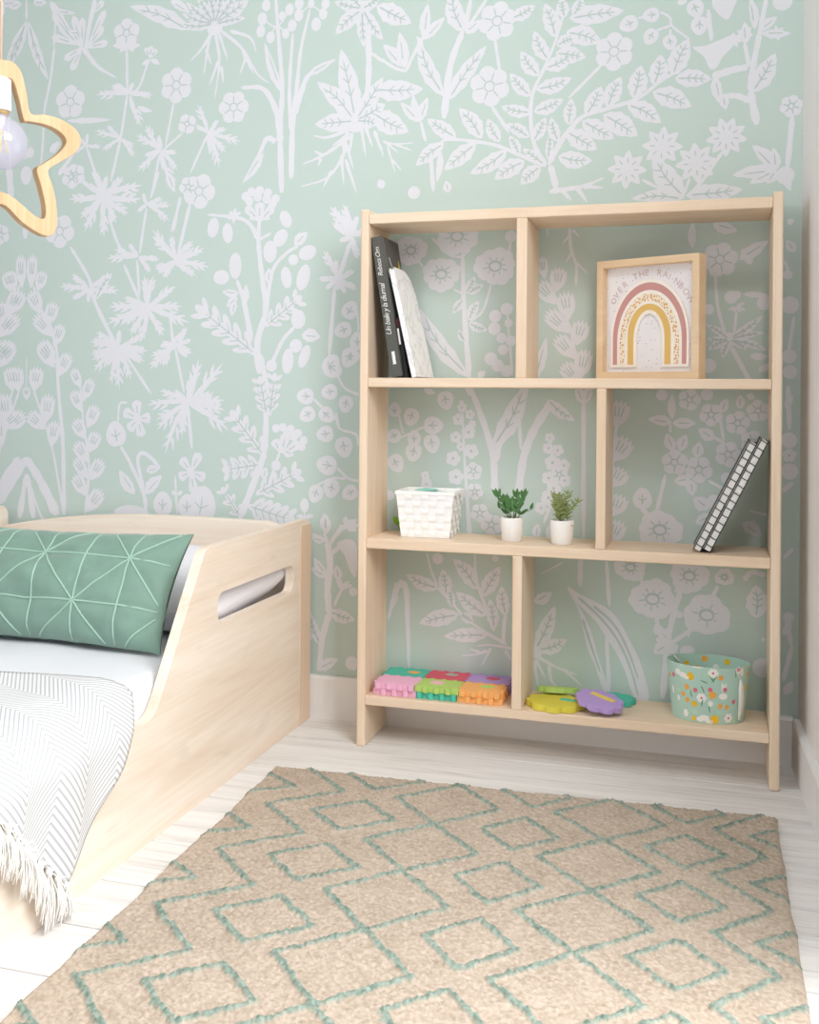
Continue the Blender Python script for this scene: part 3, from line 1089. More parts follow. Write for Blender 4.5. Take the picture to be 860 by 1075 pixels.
e 15.4 15.4 0 -490 1028
e 15.5 15.5 0 -520 981
e 12.9 12.9 0 -502 958
e 12.9 12.9 0 -498 930
e 16.3 16.3 0 -528 908
e 15.4 15.4 0 -511 891
e 14.5 14.5 0 -489 878
e 12.8 12.8 0 -479 951
e 10.3 10.3 0 -485 994
s 5.1 6 -488 1020 -483 955 -474 866
L 41.5 -583 861 -717 1041
e 14.6 14.6 0 -481 1203
s 6 6 -481 1195 -485 1169
l 17.2 -559 861 -541 878
s 7.9 7.2 -340 1218 -336 1168 -322 1128
s 7.1 5.7 -322 1131 -324 1081
s 7.2 2.1 -336 1157 -348 1137
s 7.1 2.1 -322 1135 -295 1106
s 7.2 2.2 -340 1200 -357 1181
s 7.2 2.1 -333 1214 -316 1195
g 25.2 -399 1099 -407 1152
g 39.5 -370 1068 -363 1124
g 40.2 -371 1038 -415 1091
g 43 -340 1001 -352 1066
g 39.4 -338 969 -394 1020
g 41.4 -322 940 -307 997
g 39.3 -324 908 -370 962
g 41.4 -314 860 -299 929
g 39.2 -314 849 -354 896
s 5 7.9 -388 1068 -355 1025 -335 974 -324 917 -311 856
l 25.3 -420 856 -393 959
s 5.8 3.6 -394 1223 -392 1202
f 40.1 6 3 1133
s 7.3 8 -7 1097 -1 1026 15 965
e 15.2 15.2 0 28 1047
e 9.4 9.4 0 40 1052
m 14.5 40 1023 21 1018
m 14.5 40 1023 33 1012
m 14.5 40 1023 49 1012
m 14.5 40 1023 60 1017
m 14.5 40 1023 57 1035
s 6.5 7.2 40 1014 35 965
e 21.8 16.7 0 22 951
L 20.3 25 951 97 1004
L 16.7 25 951 100 966
L 18.9 25 951 108 925
L 16.7 25 951 63 927
L 18.9 25 951 10 907
L 20.3 25 951 -22 927
L 16 25 951 -27 986
L 16 25 951 -24 953
s 10.2 10.2 29 934 48 898 69 858
l 16.6 69 914 110 912
l 16.6 88 878 111 896
l 29 45 1132 108 1173
l 18.1 62 1133 50 1157
l 18.1 62 1137 71 1120
l 14.5 54 1054 109 1050
e 16.5 16.5 0 100 1033
l 27.7 -13 1217 41 1197
l 18.3 -57 1160 -57 1224
L 14.7 -73 1240 -52 1232
l 21.4 164 1146 145 1173
s 5.7 5.7 142 1127 154 1093
e 20 20 0 154 1027
s 7.9 7.9 163 1001 152 919
e 16.4 16.4 0 153 912
e 15.7 15.7 0 155 877
e 10.7 10.7 0 149 1095
e 16.8 16.8 0 -20 891
e 12.4 12.4 0 -21 1020
l 14.3 148 1209 161 1219
c 21.5 110 -727 767
c 23.8 0 -674 744
c 18.9 -90 -720 710
c 22.6 80 -675 702
c 22.7 100 -721 680
c 22.8 60 -768 651
c 19 150 -771 717
c 22.5 80 -641 809
c 17.8 -90 -771 779
s 5.1 5.1 -757 711 -708 734 -689 741
s 5.1 5.1 -761 771 -748 721
l 16.4 -696 835 -667 823
f 12.5 5 -599 789
f 12.4 5 -579 772
f 15 5 -608 760
f 17.4 5 -582 729
f 15 5 -614 716
f 18.6 5 -575 683
f 18.7 5 -620 664
f 19.9 5 -613 619
f 22.3 5 -569 634
f 21.1 5 -565 585
f 23.5 5 -552 533
f 14.9 5 -603 580
f 9.9 5 -573 749
f 11.2 5 -601 693
e 6.2 6.2 0 -600 801
s 3.7 12.5 -599 798 -591 655 -583 556 -577 476
f 12.1 5 -383 719
f 14.6 5 -386 694
f 14.5 5 -364 690
f 19.4 5 -376 660
f 15.7 5 -349 654
f 20.6 5 -360 632
f 17 5 -385 623
f 19.4 5 -385 576
f 15.7 5 -347 618
f 18.2 5 -373 599
f 15.8 5 -403 551
s 3 8.5 -383 728 -370 601 -396 515
s 12.4 18.6 -580 839 -557 786 -523 682 -515 583
l 18.6 -570 817 -593 842
L 46.9 -522 688 -436 855
s 14.7 15.9 -445 831 -497 726 -515 657
s 8.6 8.6 -459 806 -453 690
s 20.6 18.2 -377 807 -417 745 -444 678 -458 585
L 29.2 -390 810 -324 760
s 10.8 10.8 -304 832 -301 483
l 24.1 -303 801 -323 843
l 24.1 -303 801 -283 844
f 11.3 4 -691 620
f 15.1 5 -687 599
f 27.1 5 -523 506
l 21.9 -414 477 -410 514
l 18.2 -384 479 -378 515
e 12.7 12.7 0 -783 568
s 6.3 6.3 -687 599 -684 584
g 46.9 -228 746 -216 809
g 50.2 -235 667 -201 722
g 45.8 -237 607 -210 651
g 45.8 -234 539 -215 589
g 43.6 -239 473 -217 529
s 7.6 7.6 -225 763 -235 659 -236 539
f 30 5 -94 668
f 30.9 5 -40 653
f 29.6 5 24 689
f 27.4 5 44 761
f 26.6 5 -14 779
f 25.7 5 -62 813
f 25.2 5 88 789
f 26.3 5 76 719
l 25.8 -96 695 -113 735
l 25.7 -82 695 -68 733
l 26.7 -45 680 -39 716
l 26.7 -60 631 -95 624
l 25.6 -58 629 -53 592
l 21.2 8 784 21 816
l 28.7 -7 723 -41 747
l 20.1 48 793 50 825
l 17.9 70 814 75 830
s 8.6 9.7 -114 640 -135 546
s 7.4 7.4 -18 733 18 714
s 6.4 7.4 5 777 14 721
l 24.7 -100 759 -155 767
l 24.7 -100 759 -46 759
l 18.3 -100 767 -100 826
s 6.4 6.4 -104 756 -104 736
c 23.8 -90 -166 579
l 13 -170 563 -151 545
F 51.1 9 -126 511
s 7.4 7.4 -19 628 21 607
e 12.7 12.7 0 21 636
l 32.9 -16 564 -52 589
l 29.7 -11 549 -47 530
e 17 17 0 -5 580
l 30.5 57 535 97 506
s 6.3 6.3 70 563 112 554
e 12.9 12.9 0 -124 823
e 13.8 13.8 0 -23 825
s 10.4 10.4 151 846 155 747
e 17.7 17.7 0 154 724
e 18.7 18.7 0 156 654
s 10.4 10.4 141 609 163 630
l 15.6 147 794 162 825
f 15.6 5 155 690
s 8.3 8.3 145 460 164 482
s 17.3 18.1 -946 447 -939 384 -945 329 -940 263
s 18.1 13.3 -940 263 -958 198 -967 115
l 27.5 -952 468 -955 517
s 7.9 10.2 -956 468 -945 435
s 8.6 10.2 -906 490 -923 464 -939 441
l 18 -904 485 -869 505
l 14.1 -900 490 -896 512
l 18 -896 485 -869 476
l 22 -956 445 -990 453
p -922 440 -891 454 -868 437 -868 363 -882 369 -901 412
s 10.2 11.8 -941 410 -916 432
l 23.6 -949 354 -991 376
l 22 -948 358 -984 403
L 28.3 -964 182 -994 263
L 35.3 -940 268 -871 251
s 7.1 7.8 -927 283 -907 324 -880 339
l 23.5 -915 348 -922 387
l 15.7 -920 358 -907 320
e 11.7 11.7 0 -876 322
l 11.7 -907 327 -886 348
l 27.6 -974 118 -914 151
e 17.9 17.9 0 -878 142
s 6.2 19.4 -784 256 -768 319 -757 351
s 19.4 7.9 -759 353 -738 339 -733 264 -728 140
s 13.2 8.8 -775 292 -759 320
s 8.5 6 -483 219 -540 247 -589 278 -620 311 -661 348
s 9.4 6.8 -514 249 -543 324 -561 379 -564 435
s 5.2 6.1 -685 429 -673 386 -657 350
s 9.4 9.4 -492 221 -490 264 -486 290
L 34.8 -654 343 -738 374
L 34.7 -633 327 -644 392
L 41.5 -602 284 -703 255
L 39.6 -555 347 -618 419
L 39.5 -534 284 -610 338
L 37.8 -545 331 -501 406
L 30 -514 254 -526 326
L 36 -529 239 -641 227
L 32.4 -486 288 -497 359
L 21.7 -620 300 -627 345
L 25.8 -567 267 -602 286
s 8.5 2.6 -470 210 -522 215 -557 210
s 8.6 2.6 -522 208 -545 162
s 8.6 2.6 -531 201 -562 188 -596 184
s 8.5 2.6 -487 204 -468 178
s 8.6 2.6 -549 195 -575 202
e 13.9 13.9 0 -657 417
e 8.6 8.6 0 -513 425
L 36.5 -414 208 -367 320
L 35.7 -408 210 -338 242
l 27.8 -418 325 -375 351
e 14.3 14.3 0 -412 206
s 10.3 3.1 -413 198 -362 174 -314 161
s 10.3 3.1 -381 177 -373 138 -347 122
s 10.3 3.1 -413 190 -389 146
s 10.2 3.1 -346 172 -302 134
s 10.3 3.1 -417 186 -405 119
p -339 367 -308 351 -273 336 -238 317 -215 291 -192 250 -168 202 -147 119 -179 116 -202 176 -222 217 -245 250 -269 287 -292 309 -320 335
v 2.3 -312 343 -265 303 -222 252 -191 188 -172 124
v 2.3 -277 326 -230 286 -199 234 -172 163
p -350 370 -312 324 -284 271 -268 217 -254 175 -238 128 -252 127 -272 186 -291 227 -306 293 -320 331
v 2.3 -302 293 -284 239 -260 171
s 11.8 11.8 -308 438 -308 369
s 8.6 8.6 -247 433 -240 326
s 8.6 9.3 -246 258 -238 126
s 4.7 4.7 -350 424 -403 393
F 53.3 10 -141 350
F 53.6 7 -20 321
F 44.7 9 -59 408
F 22.2 7 18 410
F 37.2 9 -192 421
s 12.2 15.3 -77 379 -103 273 -117 121
s 10.1 10.1 -49 289 -100 250
s 9.2 11.3 -133 311 -123 269 -107 247
s 9.1 9.1 4 389 -8 363
l 15.3 -89 378 -59 375
l 12.2 -94 373 -74 374
l 10.3 -171 389 -164 405
s 6.2 6.2 -174 404 -161 379
l 25.6 -120 269 -136 291
l 20.4 -113 267 -107 285
l 28.6 -107 247 -138 225
l 28.6 -103 245 -85 230
l 18.3 -74 323 -88 312
l 18.3 -66 273 -58 278
l 25.5 -110 254 -133 258
L 49.9 87 321 86 396
s 12 12 61 405 76 424 107 419
e 21.9 21.9 0 101 210
e 13.2 13.2 0 -66 235
l 15.2 -48 233 -63 248
s 9 9 101 270 105 278
s 9.9 9.9 152 328 162 265
s 9.9 9.9 145 184 164 265
e 11.9 11.9 0 156 328
l 17.8 145 288 161 319
l 19.8 148 155 165 186
"""
paper = Paper()
paper.mb.box(XL - 0.1, 0.32, 0.0, 0.1, 0, ZC, 0)
NSZ = {'s': 2, 'v': 1, 'l': 1, 'L': 1, 'm': 1, 'k': 1, 'g': 1, 'o': 2, 'f': 2, 'F': 2, 't': 2, 'e': 3, 'c': 2, 'p': 0}
for line in WP.strip().split('\n'):
    q = line.split(); kd = q[0]; a = [float(v) for v in q[1:]]; k0 = NSZ[kd]
    paper.draw(kd, a)
    xs = a[k0::2]; zs = a[k0 + 1::2]; mx, mz = sum(xs) / len(xs), sum(zs) / len(zs)
    def moved(fx, fz):
        bq = a[:k0]
        for i in range(k0, len(a), 2): bq += [fx(a[i]), fz(a[i + 1])]
        if kd in 'ec': bq[k0 - 1] = 180 - bq[k0 - 1] if fx(1) - fx(0) < 0 else bq[k0 - 1]
        paper.draw(kd, bq)
    # the print repeats: mirrored past the left axis, and again above and below what the photograph shows
    if -1820 < mx < -1150: moved(lambda x: -3708 - x, lambda z: z)
    if 1330 < mz < 1760 and mx < 100: moved(lambda x: x, lambda z: z + 600)
    if mx < -1000 and 640 < mz < 1000: moved(lambda x: x, lambda z: z - 560)
struct('wall_back', paper.mb, [mint, motif, vein])
# ================================================================== BOOKCASE
oak_v = wood('light_oak_upright', OAK_L, OAK_D, 2, contrast=0.9)
oak_h = wood('light_oak_shelf', OAK_L, OAK_D, 0, contrast=0.9)
BX0, BX1, BF, BB, BT = -0.802, 0.129, -0.182, -0.0165, 0.0205
bc = thing('bookcase', 'tall open wooden bookcase with staggered dividers standing against the floral wallpaper', 'bookcase', ((BX0 + BX1) / 2, -0.1, 0))
def plank(name, x0, x1, z0, z1, mm, bev=0.0025):
    mb = MB(); mb.box(x0, x1, BF, BB, z0, z1); return obj(name, mb, mm, bc, bev)
plank('side_panel', BX0, BX0 + BT, 0, 1.25, oak_v, 0.004); plank('side_panel', BX1 - BT, BX1, 0, 1.25, oak_v, 0.004)
SH = [(1.2155, 1.239), (0.836, 0.8575), (0.461, 0.4845), (0.0972, 0.1185)]
for z0, z1 in SH: plank('shelf', BX0 + BT, BX1 - BT, z0, z1, oak_h)
plank('divider', -0.4335, -0.4095, SH[1][1], SH[0][0], oak_v); plank('divider', -0.2535, -0.2325, SH[2][1], SH[1][0], oak_v); plank('divider', -0.4365, -0.4145, SH[3][1], SH[2][0], oak_v)
Z1, Z2, Z3 = SH[1][1], SH[2][1], SH[3][1]
XIN0, XIN1 = BX0 + BT, BX1 - BT

# text as mesh: flat letters turned into geometry, joined to a mesh builder through a mapping
def text_into(mb, txt, size, f, mi, shear=0.0, spacing=1.0, thick=0.0):
    cu = bpy.data.curves.new('txt', 'FONT'); cu.body = txt; cu.size = size; cu.shear = shear; cu.space_character = spacing; cu.resolution_u = 2
    cu.offset = thick
    o = bpy.data.objects.new('txt', cu); C.objects.link(o); dg = bpy.context.evaluated_depsgraph_get(); dg.update()
    me = o.evaluated_get(dg).to_mesh()
    vs = [f(v.co.x, v.co.y) for v in me.vertices]; fs = [tuple(p.vertices) for p in me.polygons]
    mb.add(vs, fs, mi); w = max([v.co.x for v in me.vertices] + [0])
    o.evaluated_get(dg).to_mesh_clear(); bpy.data.objects.remove(o); bpy.data.curves.remove(cu)
    return w

# ---------------------------------------------------------------- books on the top shelf (local: x thickness to the right, y depth to the wall, z height)
def lean(name, label, cat, x, y, z, tilt, group=None):
    return thing(name, label, cat, (x, y, z), (0, tilt, 0), group)
grey = mat('dark_grey_book_cloth', (88, 88, 84), 0.55, 0.35, noise=(60, 0.05)); black = mat('black_book_cloth', (26, 25, 26), 0.5, 0.3)
page = mat('book_pages', (235, 230, 220), 0.8); ink_w = mat('white_lettering', (238, 238, 234), 0.6); yel_b = mat('yellow_cover_mark', (200, 180, 70), 0.6)
t1 = -math.radians(9.3)
bk = lean('book', 'tall dark grey hardback with white handwritten lettering along its spine', 'book', -0.7274, -0.166, Z1 + 0.0005, t1, 'books leaning on the top shelf')
Hb, Tb, Db = 0.332, 0.0255, 0.132
mb = MB(); mb.prism([(0.0, 0.0), (0.003, 0.0), (0.003, Db), (0.0, Db)], lambda u, v, h: (u, v, h), 0, Hb)
mb.prism([(Tb - 0.003, 0), (Tb, 0), (Tb, Db), (Tb - 0.003, Db)], lambda u, v, h: (u, v, h), 0, Hb)
mb.prism([(0.0, -0.0012), (Tb, -0.0012), (Tb, 0.003), (0.0, 0.003)], lambda u, v, h: (u, v, h), 0, Hb)
mb.prism([(Tb - 0.004, -0.0015), (Tb + 0.0005, -0.0015), (Tb + 0.0005, 0.006), (Tb - 0.0035, 0.006)], lambda u, v, h: (u, v, h), 0.0, Hb)
wm = mat('cover_crease', (150, 150, 146), 0.5)
mb.prism([(Tb + 0.0003, 0.0065), (Tb + 0.0008, 0.0065), (Tb + 0.0008, 0.0085), (Tb + 0.0003, 0.0085)], lambda u, v, h: (u, v, h), 0.002, Hb - 0.002, 1)
cov = obj('cover', mb, [grey, wm], bk, 0.0008, world=False)
mb = MB(); mb.box(0.003, Tb - 0.003, 0.003, Db - 0.004, 0.004, Hb - 0.004); obj('pages', mb, page, bk, world=False)
mb = MB()
f = lambda u, v: (Tb * 0.62 - v, -0.0016, 0.098 + u)
text_into(mb, 'Un baile y la diurnal', 0.0185, f, 0, shear=0.35, spacing=0.86, thick=-0.0001)
obj('title_lettering', mb, ink_w, cov, world=False); mb = MB()
text_into(mb, 'Rebeca Orn', 0.0165, lambda u, v: (Tb * 0.62 - v, -0.0016, 0.238 + u), 0, shear=0.3, spacing=0.84, thick=-0.0001)
obj('author_lettering', mb, ink_w, cov, world=False); mb = MB(); mb.box(0.0100, 0.0150, -0.0020, -0.0013, 0.030, 0.060)
for i in range(6): mb.box(0.0085, 0.0165, -0.0022, -0.0013, 0.030 + i * 0.0052, 0.0338 + i * 0.0052)
obj('publisher_mark', mb, ink_w, cov, world=False)
mb = MB()
mb.prism([(0.098, 0.225), (0.112, 0.235), (0.118, 0.27), (0.108, 0.285), (0.100, 0.262)], lambda u, v, h: (Tb + h, u, v), 0.0, 0.0008)
obj('cover_print', mb, yel_b, cov, world=False)
mb = MB()
pts = smoothline([(0.035, 0.285), (0.042, 0.272), (0.052, 0.262), (0.066, 0.258)], 5); mb.tube([(Tb + 0.0004, p[0], p[1]) for p in pts], 0.0009, 5)
pts = smoothline([(0.012, 0.235), (0.02, 0.252), (0.026, 0.235), (0.03, 0.215)], 5); mb.tube([(Tb + 0.0004, p[0], p[1]) for p in pts], 0.0008, 5)
obj('cover_title', mb, ink_w, cov, world=False)

bk2 = lean('book', 'thin black book squeezed between the dark grey hardback and the white marbled one', 'book', -0.6995, -0.160, Z1 + 0.0005, t1, 'books leaning on the top shelf')
mb = MB(); T2, H2, D2 = 0.0100, 0.142, 0.125
mb.box(0, 0.002, 0, D2, 0, H2); mb.box(T2 - 0.002, T2, 0, D2, 0, H2); mb.box(0, T2, -0.0008, 0.002, 0, H2)
mb.box(0.001, 0.005, -0.0014, -0.0007, 0.078, 0.116, 1); mb.box(0.001, 0.008, -0.0014, -0.0007, 0.120, 0.138, 2)
obj('cover', mb, [black, ink_w, mat('dark_red_spine_print', (88, 38, 40), 0.6)], bk2, world=False)
mb = MB(); mb.box(0.002, T2 - 0.002, 0.002, D2 - 0.003, 0.003, H2 - 0.003); obj('pages', mb, page, bk2, world=False)

# white marbled notebook with a big rounded corner
def marble():
    mt = bpy.data.materials.new('white_marbled_cover'); mt.use_nodes = True; nt = mt.node_tree; L = nt.links.new; b = nt.nodes['Principled BSDF']; b.inputs['Roughness'].default_value = 0.35
    tc = nt.nodes.new('ShaderNodeTexCoord'); n = nt.nodes.new('ShaderNodeTexNoise'); n.inputs['Scale'].default_value = 9; n.inputs['Detail'].default_value = 6; n.inputs['Distortion'].default_value = 1.6
    L(tc.outputs['Object'], n.inputs['Vector']); r = nt.nodes.new('ShaderNodeValToRGB'); e = r.color_ramp.elements
    e[0].position = 0.47; e[0].color = (0.92, 0.92, 0.92, 1); e[1].position = 0.5; e[1].color = (0.70, 0.70, 0.72, 1)
    q = e.new(0.53); q.color = (0.91, 0.91, 0.91, 1); q = e.new(1.0); q.color = (0.9, 0.9, 0.9, 1)
    L(n.outputs['Fac'], r.inputs[0]); L(r.outputs[0], b.inputs['Base Color']); return mt
bk3 = lean('notebook', 'white marbled notebook with rounded corner leaning in front of the dark books', 'notebook', -0.6770, -0.170, Z1 + 0.0005, -math.radians(13.0))
def bookside(D, H, r):
    pts = [(0, 0), (D, 0)]
    for i in range(9): th = PI / 2 * i / 8; pts.append((D - r + r * math.cos(th), H - r + r * math.sin(th)))
    pts += [(0.006, H), (0, H - 0.006)]; return pts
mb = MB(); out = bookside(0.150, 0.262, 0.075)
mb.prism(out, lambda u, v, h: (h, u, v), 0.0, 0.0016); mb.prism(out, lambda u, v, h: (h, u, v), 0.0104, 0.012); mb.box(0, 0.012, -0.001, 0.002, 0, 0.256)
obj('cover', mb, marble(), bk3, world=False)
mb = MB(); mb.prism([(u * 0.97 + 0.001, v * 0.975 + 0.002) for u, v in out], lambda u, v, h: (h, u, v), 0.0016, 0.0104); obj('pages', mb, page, bk3, world=False)

# ---------------------------------------------------------------- framed rainbow picture
frm_w = wood('pale_frame_wood', (236, 210, 176), (218, 186, 146), 0, contrast=0.7)
ang = math.atan2(0.105, 0.229)
FW, FH, FD, FB = 0.252, 0.2705, 0.034, 0.0165
fr = thing('picture_frame', 'square pale wooden box frame with a pink and yellow rainbow picture', 'picture frame', (-0.2685, -0.060, Z1 + 0.0004), (0, 0, -ang))
fl = lambda u, v, h: (u, h, v)          # local: u along the frame, h depth away from the viewer, v up
rect = lambda x0, x1, z0, z1: [(x0, z0), (x1, z0), (x1, z1), (x0, z1)]
mb = MB(); mb.ring(rect(0, FW, 0, FH), rect(FB, FW - FB, FB, FH - FB), fl, 0, FD); o = obj('frame', mb, frm_w, fr, 0.001, world=False); fixnormals(o)
def matboard():
    mt = bpy.data.materials.new('speckled_white_card'); mt.use_nodes = True; nt = mt.node_tree; L = nt.links.new; b = nt.nodes['Principled BSDF']; b.inputs['Roughness'].default_value = 0.8
    tc = nt.nodes.new('ShaderNodeTexCoord'); v = nt.nodes.new('ShaderNodeTexVoronoi'); v.inputs['Scale'].default_value = 110
    L(tc.outputs['Object'], v.inputs['Vector']); m_ = nt.nodes.new('ShaderNodeMath'); m_.operation = 'LESS_THAN'; m_.inputs[1].default_value = 0.13; L(v.outputs['Distance'], m_.inputs[0])
    c = nt.nodes.new('ShaderNodeMix'); c.data_type = 'RGBA'; c.inputs[6].default_value = (*lin((236, 233, 236)), 1); c.inputs[7].default_value = (*lin((176, 160, 166)), 1)
    L(m_.outputs[0], c.inputs[0]); L(c.outputs[2], b.inputs['Base Color']); return mt
mb = MB(); mb.box(FB - 0.002, FW - FB + 0.002, 0.019, 0.022, FB - 0.002, FH - FB + 0.002); card = obj('picture_card', mb, matboard(), fr, world=False)
mb = MB(); mb.box(0.004, FW - 0.004, FD - 0.004, FD - 0.001, 0.004, FH - 0.004); obj('back_board', mb, mat('hardboard', (150, 120, 90), 0.8), fr, world=False)
# the rainbow: raised white arch with coloured bands
IW, IH = FW - 2 * FB, FH - 2 * FB
xc, yb = FB + IW * 0.50, FB + IH * 0.045
def arch(a, top, n=24):
    """outline points of a tall arch, half width a, crown height top above the base; legs straight below the shoulder"""
    b2 = top * (0.66 if a > 0.06 else 0.5); pts = [(xc - a, yb)]
    for i in range(n + 1):
        th = PI - PI * i / n; pts.append((xc + a * math.cos(th), yb + top - b2 + b2 * math.sin(th)))
    return pts + [(xc + a, yb)]
def band(mb, a0, t0, a1, t1_, lift, y0, y1, mi):
    o1, i1 = arch(a0, t0), arch(a1, t1_)
    o1 = [(u, v + lift * (1 if k in (0, len(o1) - 1) else 0)) for k, (u, v) in enumerate(o1)]; i1 = [(u, v + lift * (1 if k in (0, len(i1) - 1) else 0)) for k, (u, v) in enumerate(i1)]
    n = len(o1); k0 = len(mb.v)
    vs = [(u, y, v) for y in (y0, y1) for lp in (o1, i1) for u, v in lp]; fs = []
    for i in range(n - 1):
        j = i + 1
        fs += [(i, n + i, n + j, j), (2 * n + i, 2 * n + j, 3 * n + j, 3 * n + i), (i, j, 2 * n + j, 2 * n + i), (n + i, 3 * n + i, 3 * n + j, n + j)]
    fs += [(0, n, 3 * n, 2 * n), (n - 1, 3 * n - 1, 4 * n - 1, 2 * n - 1)]
    mb.add(vs, fs, mi)
k = IW / 570.0; kt = IH / 685.0
def spot_band():
    mt = bpy.data.materials.new('spotted_band'); mt.use_nodes = True; nt = mt.node_tree; L = nt.links.new; b = nt.nodes['Principled BSDF']; b.inputs['Roughness'].default_value = 0.7
    tc = nt.nodes.new('ShaderNodeTexCoord'); v = nt.nodes.new('ShaderNodeTexVoronoi'); v.inputs['Scale'].default_value = 190; L(tc.outputs['Object'], v.inputs['Vector'])
    m_ = nt.nodes.new('ShaderNodeMath'); m_.operation = 'LESS_THAN'; m_.inputs[1].default_value = 0.42; L(v.outputs['Distance'], m_.inputs[0])
    c0 = nt.nodes.new('ShaderNodeMix'); c0.data_type = 'RGBA'; c0.inputs[6].default_value = (*lin((206, 150, 120)), 1); c0.inputs[7].default_value = (*lin((222, 176, 92)), 1); L(v.outputs['Color'], c0.inputs[0])
    c = nt.nodes.new('ShaderNodeMix'); c.data_type = 'RGBA'; c.inputs[6].default_value = (*lin((243, 232, 214)), 1); L(c0.outputs[2], c.inputs[7])
    L(m_.outputs[0], c.inputs[0]); L(c.outputs[2], b.inputs['Base Color']); return mt
mb = MB()
band(mb, 250 * k, 566 * kt, 80 * k, 345 * kt, 0, 0.0145, 0.0189, 0)
rb = obj('rainbow', mb, mat('rainbow_white', (246, 240, 232), 0.7), fr, world=False); fixnormals(rb)
for nm, a0, h0, a1, h1, mm in (('pink_band', 236, 545, 208, 497, mat('dusty_rose', (204, 152, 148), 0.7)), ('spotted_band', 190, 474, 158, 428, spot_band()), ('yellow_band', 138, 408, 100, 368, mat('mustard_yellow', (226, 188, 112), 0.7))):
    mb = MB(); band(mb, a0 * k, h0 * kt, a1 * k, h1 * kt, 0.006, 0.0139, 0.0150, 0); fixnormals(obj(nm, mb, mm, rb, world=False))
letter_m = mat('faded_pink_lettering', (206, 176, 178), 0.7); mb = MB(); txt = 'OVER THE RAINBOW'; n = len(txt)
for i, ch in enumerate(txt):
    if ch == ' ': obj('word', mb, letter_m, card, world=False); mb = MB(); continue
    th = math.radians(151 - 122 * i / (n - 1)); ax, ay = 262 * k, 330 * kt
    cx, cz = xc + ax * math.cos(th), yb + 262 * kt + ay * math.sin(th); rot = th - PI / 2
    rot *= 0.85
    text_into(mb, ch, 0.0200, lambda u, v: (cx + (u - 0.006) * math.cos(rot) - v * math.sin(rot), 0.0186, cz + (u - 0.006) * math.sin(rot) + v * math.cos(rot)), 0)
obj('word', mb, letter_m, card, world=False)

# ---------------------------------------------------------------- white woven basket
white_p = mat('white_woven_strap', (250, 250, 250), 0.5, 0.35)
bs = thing('basket', 'white woven strap basket on the middle shelf beside the small plants', 'basket', (-0.6545, -0.0855, Z2 + 0.0006), (0, 0, math.radians(1.5)))
def basket_wall(side):
    """returns f(u in 0..1, z in 0..1, out) for one of four tapered walls"""
    b0x, b1x, b0y, b1y, hh = 0.0585, 0.0695, 0.046, 0.055, 0.1085
    def f(u, z, o_):
        hx = b0x + (b1x - b0x) * z; hy = b0y + (b1y - b0y) * z; w = 2 * u - 1
        p = {0: (w * hx, -hy - o_), 1: (hx + o_, w * hy), 2: (-w * hx, hy + o_), 3: (-hx - o_, -w * hy)}[side]
        return (p[0], p[1], z * hh)
    return f
mb = MB()
for sd in range(4):
    f = basket_wall(sd); nc = 7 if sd % 2 == 0 else 5; nr = 6
    mb.grid(nc * 2, nr * 2, lambda u, v: f(u, v * 0.965, 0.0))
    mb.grid(nc * 2, nr * 2, lambda u, v: f(u, v * 0.965, -0.004), flip=True)
    for i in range(nc):
        for j in range(nr):
            raised = (i + j) % 2 == 0
            u0, u1, z0, z1 = i / nc, (i + 1) / nc, j / nr * 0.95, (j + 1) / nr * 0.95
            hgt = 0.0024 if raised else 0.0009
            def cell(a, b2, u0=u0, u1=u1, z0=z0, z1=z1, hgt=hgt, raised=raised):
                q = math.sin(PI * (b2 if raised else a)) ** 0.5
                e = 0.055
                return f(u0 + (u1 - u0) * (e + (1 - 2 * e) * a), z0 + (z1 - z0) * (e + (1 - 2 * e) * b2), hgt * q)
            mb.grid(4, 4, cell)
mb.box(-0.057, 0.057, -0.0445, 0.0445, 0.0, 0.003)
obj('body', mb, white_p, bs, world=False)
mb = MB()
def rr(hx, hy): return [(-hx, -hy), (hx, -hy), (hx, hy), (-hx, hy)]
mb.ring(rr(0.0715, 0.057), rr(0.0655, 0.051), lambda u, v, h: (u, v, h), 0.0995, 0.1085); o = obj('rim', mb, white_p, bs, 0.0015, world=False); fixnormals(o)
mb = MB(); mb.grid(10, 8, lambda u, v: ((u - 0.5) * 0.125, (v - 0.5) * 0.095, 0.101 + 0.004 * math.sin(u * 7 + v * 5)))
cl = tag(obj('folded_cloth', mb, mat('white_cloth', (240, 244, 243), 0.9), None, 0, world=False), 'white cloth with a mint patch tucked inside the woven basket', 'cloth'); cl.location = (-0.6545, -0.0855, Z2 + 0.001); cl.rotation_euler = (0, 0, math.radians(1.5))
mb = MB(); mb.grid(8, 6, lambda u, v: (-0.008 + (u - 0.5) * 0.05, -0.005 + (v - 0.5) * 0.055, 0.108 + 0.0045 * math.sin(PI * u) * math.sin(PI * v)))
obj('mint_patch', mb, mat('mint_cloth', (150, 214, 204), 0.9), cl, world=False)

